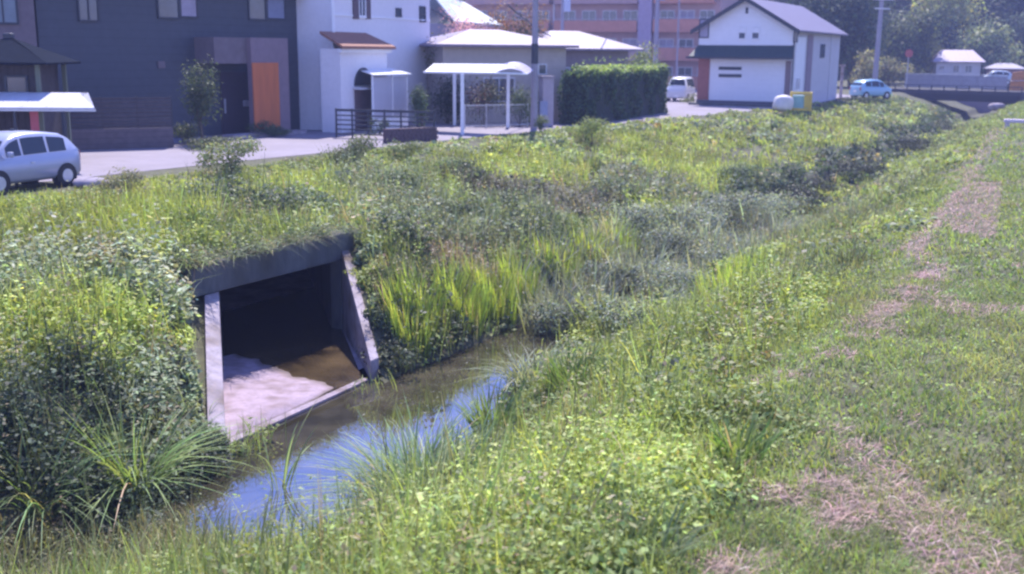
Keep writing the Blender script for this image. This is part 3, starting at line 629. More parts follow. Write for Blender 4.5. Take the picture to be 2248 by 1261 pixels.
# ---- shrubs
def shrub(px, py, z0, w_, h_, col, n, lsz, label, group=None, name='shrub', pos=None, lobes=7, zc=.5, dark=None, cat='shrub', trunk=True, asp=.5, lm=None):
    c = gpoint(px, py, z0) if pos is None else Vector(pos)
    root = empty(name, label, cat, c, 0, group); f = Fol(); r = rng
    lb = []
    for i_ in range(lobes):
        a = r.random() * 6.283; q_ = r.random() ** .6 * .55
        lb.append((w_ * .5 * q_ * math.cos(a) * 1.2, w_ * .5 * q_ * math.sin(a) * 1.2, h_ * (zc + (r.random() - .5) * .55), w_ * (.20 + .14 * r.random()), h_ * (.20 + .14 * r.random())))
    for i_, (lx, ly, lz, lr, lh) in enumerate(lb):
        m_ = n // lobes; d = r.standard_normal((m_, 3)); d /= np.linalg.norm(d, axis=1, keepdims=True)
        q_ = (r.random(m_) ** .33) * (.75 + .45 * r.random(m_))
        P = np.stack([lx + d[:, 0] * lr * q_, ly + d[:, 1] * lr * q_, lz + d[:, 2] * lh * q_], 1)
        P[:, 2] = np.maximum(P[:, 2], .03)
        N = d + r.standard_normal((m_, 3)) * .5; N[:, 2] += .4
        cc = np.asarray(col) * math.exp((r.random() - .5) * .5)
        if dark is not None and r.random() < .3: cc = np.asarray(dark)
        f.leaves(P, N, np.full(m_, lsz), jit(cc, m_, .25), asp)
    f.build('crown', lm or LEAF, root)
    if trunk:
        b = MB()
        for i_ in range(4):
            l_ = lb[i_ % len(lb)]; b.tube((.02 * i_, 0, -.05), (l_[0] * .7, l_[1] * .7, l_[2]), max(.012, h_ * .018), .008, 6)
        b.build('trunk' if h_ > 2.2 else 'stem', BARK, root)
    return root
GB = 'grey green bushes growing in the stream bed'
for (px, py, w_, h_, n, ls, lb_) in [(1440, 585, 2.2, .9, 2600, .08, 'grey green bush just beyond the bright reed row, lowest of the bed bushes'),
        (1530, 530, 2.6, 1.0, 2800, .09, 'silvery grey bush in the middle of the stream bed bushes'), (1620, 500, 2.8, 1.0, 2800, .09, 'large grey bush between the silvery bush and the dark undercut'),
        (1700, 485, 2.4, .8, 2000, .10, 'grey bush nearest to the dark undercut clumps'), (1330, 640, 1.8, .7, 1800, .075, 'low grey bush left above the brown tussock'), (1470, 660, 1.8, .65, 1600, .07, 'low silvery plants right of the brown tussock'), (1400, 730, 1.6, .5, 1500, .07, 'silvery bush nearest the open water, in front of the tussock'), (1230, 720, 1.3, .5, 1200, .07, 'small silvery bush at the end of the bright reed row'), (1560, 600, 2.2, .7, 2000, .08, 'silvery bush above the isolated bright reeds'), (1390, 520, 2.2, .8, 2000, .08, 'grey bush against the far bank behind the last bright reeds')]:
    shrub(px, py, -2.3, w_ * 1.3, h_ * 1.5, (.28, .32, .24), int(n * 2.4), ls, lb_, GB, zc=.42, lobes=19, name='bush', cat='bush', dark=(.09, .11, .07))
GL = 'low bushes at the water edge left of the culvert floor'
for (px, py, w_, h_, c_, lb_) in [(445, 985, .9, .55, (.16, .20, .13), 'grey green low bush touching the left front corner of the culvert floor'), (440, 1050, .9, .45, (.09, .11, .07), 'dark low bush at the water edge below the culvert corner'),
        (385, 1100, .9, .4, (.10, .12, .07), 'dark low bush beside the pale stemmed grass clump'), (470, 1000, .5, .3, (.13, .17, .09), 'tiny green tuft at the very corner of the culvert floor')]:
    shrub(px, py, -2.5, w_, h_, c_, 1300, .06, lb_, GL, zc=.42, lobes=9, name='bush', cat='bush')
GM = 'leafy bushes standing out of the weeds on the far slope'
for (px, py, w_, h_, c_, lb_) in [(870, 440, 1.9, 1.0, (.15, .20, .09), 'green bush above the right end of the culvert headwall'), (985, 500, 1.7, .9, (.18, .22, .12), 'grey green bush on the slope above the brown dry patch'),
        (1120, 480, 2.0, 1.0, (.15, .19, .10), 'wide green bush on the middle of the far slope'), (1010, 395, 2.0, .9, (.19, .25, .10), 'fresh green bush high on the slope below the rail fence'), (1340, 440, 2.4, 1.0, (.17, .21, .12), 'grey green bush on the slope below the hedge'),
        (1620, 400, 2.4, .9, (.15, .20, .10), 'small dark topped bush on the slope below the white gable house')]:
    shrub(px, py, -.8, w_, h_, c_, 2600, .085, lb_, GM, zc=.45, lobes=15, name='bush', cat='bush', dark=(.08, .11, .06))
GU = 'dark bushes overhanging the stream upstream'
for (px, py, w_, h_, lb_) in [(1745, 445, 2.6, .9, 'dark bush overhanging the stream, nearest of the dark upstream row'), (1800, 425, 2.2, .8, 'dark bush second in the upstream row'), (1880, 392, 3.0, 1.0, 'dark bush in the middle of the upstream row'),
        (1985, 335, 4.0, 1.2, 'dark bush near the upstream end of the row'), (2060, 295, 4.0, 1.0, 'farthest dark bush of the row before the bridge')]:
    shrub(px, py, -2.3, w_ * 1.15, h_, (.055, .065, .045), 3000, .11, lb_, GU, zc=.4, lobes=9, name='bush', cat='bush')
GR = 'bushes along the edge of the road above the stream'
shrub(505, 386, 0, 1.9, 1.15, (.22, .26, .10), 2200, .085, 'yellowish bush at the road edge in front of the dark house', GR)
shrub(765, 380, -.05, 2.0, 1.2, (.12, .15, .06), 2600, .085, 'dark round bush at the road edge in front of the pale house', GR)
shrub(885, 362, -.05, 1.8, 1.05, (.17, .21, .08), 1900, .085, 'loose green bush right of the dark round bush at the road edge', GR)
shrub(1298, 318, -.05, 2.1, 1.35, (.24, .30, .08), 2400, .09, 'bright green pointed bush at the road edge in front of the hedge', GR)
shrub(268, 432, -.05, 1.4, .85, (.20, .20, .10), 1100, .07, 'thin brownish bush beside the rear of the silver car', GR)
shrub(645, 480, -.3, 2.3, .9, (.11, .16, .10), 2600, .085, 'dark blue green shrub sprawling above the culvert', None, zc=.4, lobes=11)
shrub(600, 520, -.4, 1.5, .6, (.10, .14, .07), 1300, .08, 'low dark green plant hanging above the culvert headwall', None, zc=.35)
shrub(880, 810, -2.5, 1.3, .65, (.07, .09, .05), 1600, .07, 'dark leafy bush at the foot of the right wing wall', None, zc=.4)
shrub(1885, 226, -.05, 5.0, .55, (.06, .08, .05), 1800, .13, 'added low dark bush imitating the shade that hides the foot of the blue car', None, zc=.4, lobes=12)  # dark bush added where only shade hides the bottom of the car
shrub(1960, 255, -.3, 3, .9, (.15, .20, .08), 900, .16, 'grassy green bush on the bank in front of the blue car', None, zc=.4, trunk=True)

# ------------------------------------------------------------------ buildings
class Fac:
    """a vertical wall plane through two ground points; local x along it, y away from the camera"""
    def __init__(s, A, B):
        s.A = Vector((A[0], A[1], 0)); s.B = Vector((B[0], B[1], 0)); d = s.B - s.A; s.L = d.length; s.d = d.normalized()
        s.n = Vector((-s.d.y, s.d.x, 0)); s.rz = math.atan2(s.d.y, s.d.x)
    def loc(s, px, py, y=0.0):
        r = ray(px, py); a = s.A + s.n * y - CAM; k = a.dot(s.n) / r.dot(s.n); p = CAM + r * k
        return (p - s.A).dot(s.d), p.z
    def rect(s, x0, x1, y0, y1, y=0.0):
        cx, cy = (x0 + x1) / 2, (y0 + y1) / 2
        return s.loc(x0, cy, y)[0], s.loc(x1, cy, y)[0], s.loc(cx, y1, y)[1], s.loc(cx, y0, y)[1]
def window(root, r, y=0.0, fmat=None, gmat=None, mull=1, th=.06, name='window', rail=False):
    x0, x1, z0, z1 = r; f = MB(); e = min(.07, (x1 - x0) * .18)
    f.bx(x0, x1, y - th, y + .02, z1 - e, z1); f.bx(x0, x1, y - th - .02, y + .02, z0, z0 + e)
    f.bx(x0, x0 + e, y - th, y + .02, z0 + e, z1 - e); f.bx(x1 - e, x1, y - th, y + .02, z0 + e, z1 - e)
    for k in range(1, mull): c = x0 + (x1 - x0) * k / mull; f.bx(c - e * .4, c + e * .4, y - th + .005, y + .02, z0 + e, z1 - e)
    if rail: c = (z0 + z1) / 2; f.bx(x0 + e, x1 - e, y - th + .008, y + .018, c - .03, c + .03)
    o = f.build(name, fmat or M_DKM, root)
    g_ = MB(); g_.bx(x0 + e * .9, x1 - e * .9, y - .025, y + .012, z0 + e * .9, z1 - e * .9); g_.build('pane', gmat or M_GLASS, o)
    return o
def box_part(root, name, m_, *b, bevel=0): q_ = MB(); q_.bx(*b); return q_.build(name, m_, root, bevel=bevel)
def gable(mb, x0, x1, y0, y1, ze, zr, ov=.45, th=.14, axis='y'):
    """two roof slabs; the ridge runs along the axis"""
    if axis == 'y':
        xm = (x0 + x1) / 2; k = (zr - ze) / (xm - x0); a, b = x0 - ov, x1 + ov; zo = ze - ov * k
        for (xa, za, xb, zb) in ((a, zo, xm, zr), (b, zo, xm + .001, zr)):
            qd = [(xa, y0 - ov, za), (xb, y0 - ov, zb), (xb, y1 + ov, zb), (xa, y1 + ov, za)]
            mb.hexa([(p[0], p[1], p[2]) for p in qd], [(p[0], p[1], p[2] + th) for p in qd])
    else:
        ym = (y0 + y1) / 2; k = (zr - ze) / (ym - y0); a, b = y0 - ov, y1 + ov; zo = ze - ov * k
        for (ya, za, yb, zb) in ((a, zo, ym, zr), (b, zo, ym + .001, zr)):
            qd = [(x0 - ov, ya, za), (x0 - ov, yb, zb), (x1 + ov, yb, zb), (x1 + ov, ya, za)]
            mb.hexa([(p[0], p[1], p[2]) for p in qd], [(p[0], p[1], p[2] + th) for p in qd])
def hip(mb, x0, x1, y0, y1, ze, zr, ins, ov=.4, th=.12):
    a, b, c, d = x0 - ov, x1 + ov, y0 - ov, y1 + ov; ym = (c + d) / 2
    lo = [(a, c, ze), (b, c, ze), (b, d, ze), (a, d, ze)]
    vs = lo + [(p[0], p[1], ze + th) for p in lo] + [(a + ins, ym, zr), (b - ins, ym, zr)]
    mb.add(vs, [(3, 2, 1, 0), (0, 1, 5, 4), (1, 2, 6, 5), (2, 3, 7, 6), (3, 0, 4, 7), (4, 5, 9, 8), (5, 6, 9), (6, 7, 8, 9), (7, 4, 8)])

M_SLATE = mat('dark_blue_siding', (0.050, 0.058, 0.078), .6, .12, 3, stripes=(2, .30, .06, .7))
M_BROWNW = mat('brown_grey_render', (0.15, 0.12, 0.135), .8, .12, 4)
M_ROOFD = mat('dark_roof_tile', (0.05, 0.055, 0.07), .45, .2, 6, stripes=(0, .26, .12, .6))
M_TILE = mat('orange_clay_tile', (0.30, 0.14, 0.09), .8, .3, 8, stripes=(0, .25, .2, .6))
M_PALE = mat('pale_render', (0.72, 0.70, 0.74), .85, .05, 5, .1)
M_ORANGE = mat('orange_wood_panel', (0.48, 0.13, 0.035), .6, .15, 4, stretch=(1, 1, .15))
M_MAUVE = mat('mauve_brown_panel', (0.20, 0.145, 0.17), .7, .1, 4)
M_DWOOD = mat('dark_wood_boards', (0.075, 0.062, 0.07), .8, .25, 5, stripes=(2, .16, .1, .4))
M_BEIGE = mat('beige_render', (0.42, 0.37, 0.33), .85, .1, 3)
M_LROOF = mat('pale_lilac_roof', (0.22, 0.175, 0.24), .5, .1, 2, stripes=(0, .45, .08, .8), dirt=.2)
M_BROOF = mat('pale_blue_roof', (0.20, 0.26, 0.32), .45, .1, 2, stripes=(0, .45, .08, .8))
M_SALM = mat('salmon_brick', (0.50, 0.235, 0.17), .85, .12, 2)
M_PINKW = mat('pink_grey_wall', (0.42, 0.28, 0.27), .85, .12, 1.5)
M_CORR = mat('white_corrugated_sheet', (0.52, 0.50, 0.55), .6, .08, 3, stripes=(1, .30, .16, .72))
M_GREEN = mat('dark_green_metal', (0.025, 0.05, 0.05), .45, .2, 5, stripes=(0, .40, .08, .7))

# dark two storey house
F = Fac(at(104, 324), at(686, 283))
h = empty('house', 'dark slate blue house with a mauve entrance box and tall orange panel', 'house', F.A, F.rz)
b = MB(); b.bx(0, F.L, 0, 8, -.1, 6.1); b.build('wall', M_SLATE, h)
b = MB(); gable(b, 0, F.L, 0, 8, 6.1, 8.2, .5, axis='x'); b.build('roof', M_ROOFD, h)
window(h, F.rect(343, 392, -40, 42)); window(h, F.rect(392, 432, -40, 40), gmat=M_CURTAIN)
window(h, F.rect(543, 583, -40, 45)); window(h, F.rect(583, 625, -40, 44), gmat=mat('blue_curtain', (.20, .22, .32), .5))
window(h, F.rect(168, 215, -40, 48), mull=2)
x0, x1, z0, z1 = F.rect(470, 545, 82, 140, -1.2); X0, X1, _, Z1 = F.rect(545, 626, 84, 300, -1.2)
box_part(h, 'entrance_canopy', M_BROWNW, x0, X0 + .3, -1.2, -.002, z0, Z1)
box_part(h, 'entrance_screen', M_MAUVE, X0, X1, -1.45, -1.202, -.05, Z1 + .004)
r = F.rect(555, 612, 138, 283, -1.45); box_part(h, 'orange_panel', M_ORANGE, r[0], r[1], -1.50, -1.45, max(r[2], .1), r[3], bevel=.01)
r = F.rect(484, 540, 145, 303); d_ = box_part(h, 'door', mat('dark_door', (.045, .035, .055), .5), r[0], r[1], -.08, -.002, 0, r[3] - .25)
q_ = MB(); q_.bx(r[0] + .12, r[0] + .17, -.14, -.081, .9, 1.5); q_.build('handle', M_ALU, d_)
box_part(h, 'mailbox', mat('mailbox_grey', (.35, .33, .38), .4), r[1] - .25, r[1] - .02, -.22, -.083, 1.15, 1.4, bevel=.01)
box_part(h, 'vent', M_BROWNW, *F.rect(345, 360, 135, 150)[:2], -.08, -.002, *F.rect(345, 360, 135, 150)[2:])
box_part(h, 'step', M_CONC, x0, X1 + .3, -2.1, -1.46, 0, .16)
box_part(h, 'downpipe', M_DKM, F.L - .2, F.L - .12, -.1, -.002, 0, 6.0)

# brown grey house at the left edge
F = Fac(at(-420, 340), at(103, 326)); F2 = F
h = empty('house', 'brown grey house at the left edge behind the pavilion roof', 'house', F.A, F.rz)
b = MB(); b.bx(0, F.L - .05, .05, 8, -.1, 6.3); b.build('wall', M_BROWNW, h)
b = MB(); gable(b, 0, F.L - .6, .05, 8, 6.3, 8.2, .5, axis='x'); b.build('roof', M_ROOFD, h)
window(h, F.rect(-30, 38, -45, 54, .05), .05, gmat=mat('greenish_pane', (.14, .19, .24), .3), mull=2); window(h, F.rect(-250, -170, -45, 54, .05), .05, mull=2)

# low boundary fence in front of the dark house
F = Fac(at(150, 332), at(382, 325))
h = empty('boundary_fence', 'low dark board fence standing on a brown wall before the dark house', 'fence', F.A, F.rz)
z1, zm = F.loc(260, 214)[1], F.loc(260, 283)[1]
box_part(h, 'base_wall', mat('brown_block_wall', (.135, .11, .12), .9, .2, 4, stripes=(2, .2, .07, .6)), 0, F.L, 0, .15, 0, zm)
b = MB()
for k in range(9): b.bx(.02, F.L - .02, .05, .08, zm + .02 + k * (z1 - zm) / 9, zm + (k + .86) * (z1 - zm) / 9)
b.build('boards', M_DWOOD, h)
for k in range(4): box_part(h, 'post', M_DKM, F.L * k / 3 - .03 * (k > 0), F.L * k / 3 + .04, .081, .14, zm + .002, z1 + .03)

# pavilion shed with lean-to
c = atd(38, 300, 34.6); c.z = 0
h = empty('pavilion_shed', 'small dark pavilion shed with pyramid roof and pale lean-to roof beside the silver car', 'shed', c, R(4))
b = MB(); hip(b, -1.3, 1.3, -1.3, 1.3, 3.02, 3.86, 1.68, .32, .06); b.build('roof', mat('dark_shed_roof', (.014, .018, .028), .95, .2, 6, spec=.02), h)
b = MB(); b.bx(-.14, .14, -.14, .14, 3.74, 3.95); b.build('finial', M_DKM, h, bevel=.04)
box_part(h, 'wall', mat('shed_boards', (.055, .045, .05), .8, .3, 5, stripes=(0, .2, .1, .5)), -1.15, 1.0, -.9, 1.2, 0, 3.0)
for x_, y_ in ((-1.2, -1.2), (1.2, -1.2), (1.2, 1.2), (-1.2, 1.2)): box_part(h, 'post', mat('grey_green_post', (.13, .15, .11), .8), x_ - .06, x_ + .06, y_ - .06, y_ + .06, 0, 3.02)
window(h, (-1.0, -.1, 2.05, 2.75), -.9, fmat=mat('reddish_frame', (.22, .08, .05), .6)); window(h, (.1, .8, 2.05, 2.7), -.9)
b = MB(); xs = np.linspace(-3.6, 3.35, 11)
for k in range(10):
    xa, xb = xs[k], xs[k + 1] - .012; t_ = 1.0 if k == 9 else 0
    b.slab([(xa, -3.0, 1.84), (xb, -3.0, 1.84), (xb - .95 * t_, -1.25, 2.20), (xa, -1.25, 2.20)], .03)
b.build('lean_to_roof', mat('pale_polycarbonate', (.62, .62, .70), .25, .06, 3, spec=.7), h)
b = MB(); b.bx(-3.6, 3.35, -2.98, -2.92, 1.73, 1.80); b.build('gutter', M_ALU, h)
for x_ in (-3.4, -1.2, 1.0, 2.4): box_part(h, 'post', M_DKM, x_, x_ + .07, -2.9, -2.83, 0, 1.74)
fl = box_part(None, 'banner', mat('pink_red_cloth', (.50, .12, .14), .8), -.12, .12, -.01, .01, -.35, .35)
fl.location = atd(76, 268, 32.2); tag(fl, 'small pink and orange cloth hanging under the pale lean-to roof', 'banner')

# pale house with tiled porch
F = Fac(at(735, 288), at(945, 264))
h = empty('house', 'pale rendered house with shuttered window, orange tiled porch and arched door', 'house', F.A, F.rz)
b = MB(); b.bx(0, F.L, 0, 9, -.1, 7.2); b.build('wall', M_PALE, h)
b = MB(); gable(b, 0, F.L, 0, 9, 7.2, 8.8, .4, axis='x'); b.build('roof', M_TILE, h)
r = F.rect(785, 801, -60, 40); window(h, r, fmat=M_WHITE, mull=2, rail=True)
sh_ = mat('brown_shutter', (.13, .085, .10), .7, stripes=(2, .07, .4, .5))
for a_, b_ in ((773, 785), (801, 811)): r2 = F.rect(a_, b_, -60, 42); box_part(h, 'shutter', sh_, r2[0], r2[1] - .01, -.07, -.002, r2[2], r2[3])
window(h, F.rect(868, 880, 18, 38)); window(h, F.rect(920, 933, 14, 49), rail=True)
box_part(h, 'string_course', M_WHITE, 0, F.L, -.04, -.002, 5.02, 5.10)
q1 = F.rect(748, 850, 108, 250, -1.0)
P0, P1 = q1[0], q1[1]
box_part(h, 'porch', M_PALE, P0, P1, -1.0, -.002, 0, q1[3])
b = MB(); zz = q1[3]; zr_ = F.loc(790, 78)[1]
b.hexa([(P0 - .35, -1.35, zz), (P1 + .25, -1.35, zz), (P1 - .15, -.003, zr_), (P0 - .0, -.003, zr_)], [(P0 - .35, -1.35, zz + .12), (P1 + .25, -1.35, zz + .12), (P1 - .15, -.003, zr_ + .12), (P0, -.003, zr_ + .12)])
b.build('porch_roof', M_TILE, h)
box_part(h, 'porch_cornice', M_WHITE, P0 - .2, P1 + .1, -1.2, -1.002, zz - .16, zz - .003)
dr = F.rect(777, 817, 131, 245, -1.0); cxd, rr = (dr[0] + dr[1]) / 2, (dr[1] - dr[0]) / 2; ztopd = dr[3] - rr
b = MB(); b.xprism([(dr[0], 0), (dr[1], 0), (dr[1], ztopd - .5), (dr[0], ztopd - .5)], -1.05, -1.002); dd = b.build('door', mat('brown_door', (.13, .09, .10), .6, stripes=(0, .22, .1, .5)), h)
b = MB(); b.xprism([(cxd + rr * math.cos(a), ztopd - .35 + rr * math.sin(a)) for a in np.linspace(0, math.pi, 13)], -1.04, -1.002); b.build('fanlight', M_DKM, h)
b = MB(); b.bx(dr[0] - .15, dr[1] + .15, -1.5, -1.052, ztopd - .5, ztopd - .42); b.build('door_hood', M_ALU, h)
box_part(h, 'corner_trim', M_WHITE, -.06, .14, -.06, -.002, 0, 7.1)
# bicycle shelter beside the porch
F3 = Fac(at(820, 290), at(903, 281))
h = empty('small_shelter', 'small white glazed shelter with bright roof beside the arched door', 'shelter', F3.A, F3.rz)
z1 = F3.loc(860, 163)[1]; zt = F3.loc(870, 148, 1.3)[1]
b = MB(); b.slab([(-.15, -.15, z1), (F3.L - .15, -.15, z1), (F3.L + .1, 1.3, zt), (.45, 1.3, zt)], .04); b.build('roof', mat('white_sheet', (.80, .80, .82), .3, .04, 3), h)
for x_ in (0, F3.L * .5, F3.L - .35): box_part(h, 'post', M_WHITE, x_, x_ + .07, 0, .07, 0, z1 - .045)
for k, (xa, xb) in enumerate(((.08, F3.L * .5 - .01), (F3.L * .5 + .08, F3.L - .36))):
    box_part(h, 'panel', mat('lilac_panel', (.42, .42, .50), .4, .05, 3), xa, xb, .015, .05, .55, z1 - .12)
    box_part(h, 'kick_panel', M_WHITE, xa, xb, .012, .052, .05, .545)

# dark rail fence and brick planter before the pale house
F = Fac(at(737, 303), at(952, 310))
h = empty('rail_fence', 'dark metal rail fence in front of the pale house porch', 'fence', F.A, F.rz); z1 = F.loc(800, 241)[1]
b = MB()
for k in range(6): b.bx(0, F.L, .02, .06, z1 * (.12 + .16 * k), z1 * (.12 + .16 * k) + (.10 if k == 5 else .055))
b.build('rails', M_DKM, h)
for k in range(7): box_part(h, 'post', M_DKM, F.L * k / 6 - .03, F.L * k / 6 + .03, .061, .12, 0, z1 * 1.02)
F = Fac(at(848, 316), at(960, 311))
h = empty('planter_wall', 'low dark brick planter wall at the end of the rail fence', 'planter', F.A, F.rz)
b = MB(); zt = F.loc(900, 282)[1]
br = mat('dark_brick', (.11, .075, .085), .9, .5, 14, .4)
for row in range(5):
    n_ = 12; wd = F.L / n_
    for k in range(n_): b.bx(k * wd + .012 + (row % 2) * .06, (k + 1) * wd - .012 + (row % 2) * .06, random.uniform(-.012, .012), .3, row * zt / 5 + .006, (row + 1) * zt / 5 - .006)
b.bx(.02, F.L - .02, .03, .28, 0, zt - .02); b.build('wall', br, h)

# carport
rz = math.atan2(UY, UX) - math.pi / 2
c0 = at(1015, 297); 
h = empty('carport', 'white carport with bright curved roof on slim posts in front of the bungalow', 'carport', c0)
corn = [atd(930, 159, 49.5), atd(1084, 161, 47.6), atd(1106, 141, 49.6), atd(952, 140, 51.4)]
def rl(p): return tuple(Vector(p) - c0)
b = MB(); a4 = [rl(p) for p in corn]; b.slab(a4, .05); b.build('roof', mat('bright_white_sheet', (.86, .86, .82), .35, .03, 3), h)
# curved right half
b = MB(); R0_, R1_ = Vector(a4[2]), Vector(a4[1]); e1 = Vector(rl(atd(1158, 163, 49.2))); N_ = 8; prev = None
dirr = (e1 - R1_)
for k in range(N_):
    def cv(u, base, far): p = base.lerp(far, u); p.z += .22 * math.sin(math.pi * u); return p
    far1 = e1; far0 = R0_ + dirr * .92; far0.z = e1.z + .15
    u0, u1 = k / N_, (k + 1) / N_
    b.slab([cv(u0, R1_, far1), cv(u1, R1_, far1), cv(u1, R0_, far0), cv(u0, R0_, far0)], .03)
b.build('curved_roof', mat('lilac_polycarbonate', (.46, .42, .52), .4, .05, 3), h)
b = MB(); b.tube(a4[1], e1, .045); b.tube(a4[0], a4[1], .045); b.build('front_beam', M_WHITE, h)
for (px, py, zt) in ((1015, 297, 2.60), (1115, 281, 2.55), (998, 276, 2.85)):
    p = at(px, py); q_ = p - c0; box_part(h, 'post', M_WHITE, q_.x - .075, q_.x + .075, q_.y - .075, q_.y + .075, 0, zt)
# low white mesh fence behind
F = Fac(at(1022, 283), at(1160, 279)); h = empty('mesh_fence', 'low pale mesh fence behind the carport posts', 'fence', F.A, F.rz)
b = MB(); b.bx(0, F.L, 0, .03, 1.05, 1.09); b.bx(0, F.L, 0, .03, .1, .14)
for k in range(30): b.bx(F.L * k / 30, F.L * k / 30 + .012, .005, .02, .14, 1.05)
b.build('mesh', M_ALU, h)
for k in range(4): box_part(h, 'post', M_ALU, F.L * k / 3 - .025, F.L * k / 3 + .025, .031, .07, 0, 1.12)

# bungalow
F = Fac((-3.5, 54.9), (2.9, 57.5))
h = empty('bungalow', 'beige single storey house with pale lilac metal roofs behind the carport', 'house', F.A, F.rz)
ze = F.loc(1110, 104, -.5)[1]; zr_ = F.loc(1110, 66, 3)[1]
box_part(h, 'wall', M_BEIGE, 0, F.L - .25, 0, 6, -.1, ze)
b = MB(); hip(b, 0, F.L - .25, 0, 6, ze, zr_, 3.0, .5); b.build('roof', M_LROOF, h)
window(h, F.rect(1060, 1130, 170, 225), mull=2, fmat=M_ALU); window(h, F.rect(1180, 1200, 140, 165), fmat=M_ALU)
F4 = Fac((1.5, 63), (5.9, 66.4)); q_ = F4.A - F.A; ca, sa = math.cos(-F.rz), math.sin(-F.rz); ox, oy = q_.x * ca - q_.y * sa, q_.x * sa + q_.y * ca
ze2 = F4.loc(1300, 112, -.5)[1]; zr2 = F4.loc(1280, 70, 3)[1]
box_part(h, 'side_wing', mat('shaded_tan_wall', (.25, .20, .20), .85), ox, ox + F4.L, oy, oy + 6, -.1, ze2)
b = MB(); hip(b, ox - .2, ox + F4.L + .3, oy, oy + 6, ze2, zr2, 2.6, .5); b.build('side_roof', M_LROOF, h)
window(h, (ox + 1.2, ox + 2.4, 1.6, 2.7), oy, fmat=M_ALU, mull=2)

# house with pale blue roof
c = Vector((-5.6, 69, 0)); h = empty('house', 'blue grey walled house with pale blue metal roof behind the pink blossom tree', 'house', c, R(30))
box_part(h, 'wall', mat('blue_grey_wall', (.26, .26, .34), .8, .1, 3), -1.0, 4.2, 0, 6, -.1, 5.2)
b = MB(); q4 = [Vector(p) - c for p in (atd(998, 47, 69), atd(1104, 55, 70), atd(1018, 4, 74), atd(950, -12, 73))]
ca, sa = math.cos(-R(30)), math.sin(-R(30)); q4 = [(p.x * ca - p.y * sa, p.x * sa + p.y * ca, p.z) for p in q4]
b.slab(q4, .15)
m2 = [(2 * q4[3][0] - q4[0][0], 2 * q4[3][1] - q4[0][1] , q4[0][2]), (2 * q4[2][0] - q4[1][0], 2 * q4[2][1] - q4[1][1], q4[1][2])]
b.slab([q4[3], q4[2], m2[1], m2[0]], .15); b.build('roof', M_BROOF, h)
b = MB(); q5 = [Vector(p) - c for p in (atd(946, 17, 70.5), atd(998, 48, 69), atd(998, 54, 69), atd(946, 24, 70.5))]
q5 = [(p.x * ca - p.y * sa, p.x * sa + p.y * ca, p.z) for p in q5]; b.hexa(q5, [(p[0] + .1, p[1] + .25, p[2]) for p in q5]); b.build('fascia', M_DKM, h)
window(h, (1.2, 2.2, 2.9, 3.9), 0, fmat=M_ALU)

# apartment block
F = Fac(atd(1020, 200, 121), atd(1575, 200, 112))
h = empty('apartment_building', 'long salmon and mauve apartment block with balconies rising behind the bungalow', 'building', F.A, F.rz)
box_part(h, 'wall', M_PINKW, 0, F.L, 0, 12, -.1, 14)
for fl_ in range(4):
    zb = .2 + 2.8 * fl_
    for k, (a_, b_) in enumerate(((.02, .36), (.38, .70), (.76, .98))):
        bb = MB(); xa, xb = F.L * a_, F.L * b_; bb.bx(xa, xb, -1.3, -.004, zb - .18, zb); bb.bx(xa, xb, -1.3, -1.18, zb + .003, zb + (.95 if k < 2 else 1.1))
        bal = bb.build('balcony', M_SALM if k == 2 or (fl_ % 2 == 0) else M_PINKW, h)
        bb = MB(); bb.bx(xa, xb, -1.28, -1.2, zb + (1.06 if k < 2 else 1.2), zb + (1.1 if k < 2 else 1.24)); bb.build('handrail', M_ALU, bal)
        n_ = 4 if k < 2 else 3
        for j in range(n_):
            x_ = xa + (xb - xa) * (j + .22) / n_; window(h, (x_, x_ + 1.5, zb + .05, zb + 2.0), 0, fmat=M_ALU, gmat=M_CURTAIN if (j * 7 + fl_ * 3 + k) % 5 == 0 else M_GLASS, mull=2, name='balcony_window')
    for xa in (.365, .73):
        box_part(h, 'downpipe', M_ALU, F.L * xa, F.L * xa + .12, -.14, -.004, zb, zb + 2.78)
box_part(h, 'stair_panel', mat('mauve_panel', (.36, .29, .38), .8), F.L * .705, F.L * .755, -1.4, -.003, 0, 13.5)
box_part(h, 'roof', M_ROOFD, -.3, F.L + .3, -1.6, 12.3, 14.002, 14.3)

# white gable house by the road bend
B_ = at(1733, 236); fd = Vector((.887, -.461, 0)); A = B_ - fd * solve_len(B_, -fd, 1529); F = Fac(A, B_)
h = empty('house', 'white gable ended house with dark green awning at the road bend', 'house', F.A, F.rz)
Wd = F.L; Ze, Zr = F.loc(1733, 62)[1], F.loc(1634, 2)[1] + .1; Dp = solve_len(B_, Vector((.461, .887, 0)), 1836); print('gable', Wd, Ze, Zr, Dp)
b = MB(); b.hexa([(0, 0, 0), (Wd, 0, 0), (Wd, 0, Ze), (Wd / 2, 0, Zr), (0, 0, Ze)], [(0, .25, 0), (Wd, .25, 0), (Wd, .25, Ze), (Wd / 2, .25, Zr), (0, .25, Ze)]); b.build('front_wall', mat('white_siding', (.78, .78, .82), .7, .04, 3, stripes=(2, .3, .05, .9)), h)
b = MB(); b.hexa([(.02, .252, 0), (Wd - .02, .252, 0), (Wd - .02, .252, Ze), (Wd / 2, .252, Zr - .02), (.02, .252, Ze)], [(.02, Dp, 0), (Wd - .02, Dp, 0), (Wd - .02, Dp, Ze), (Wd / 2, Dp, Zr - .02), (.02, Dp, Ze)]); b.build('side_wall', M_CORR, h)
b = MB(); gable(b, 0, Wd, 0, Dp, Ze + .03, Zr + .03, .5, .12, 'y'); b.build('roof', mat('grey_lilac_roof', (.15, .125, .17), .5, .1, 2, stripes=(1, .45, .1, .75)), h)
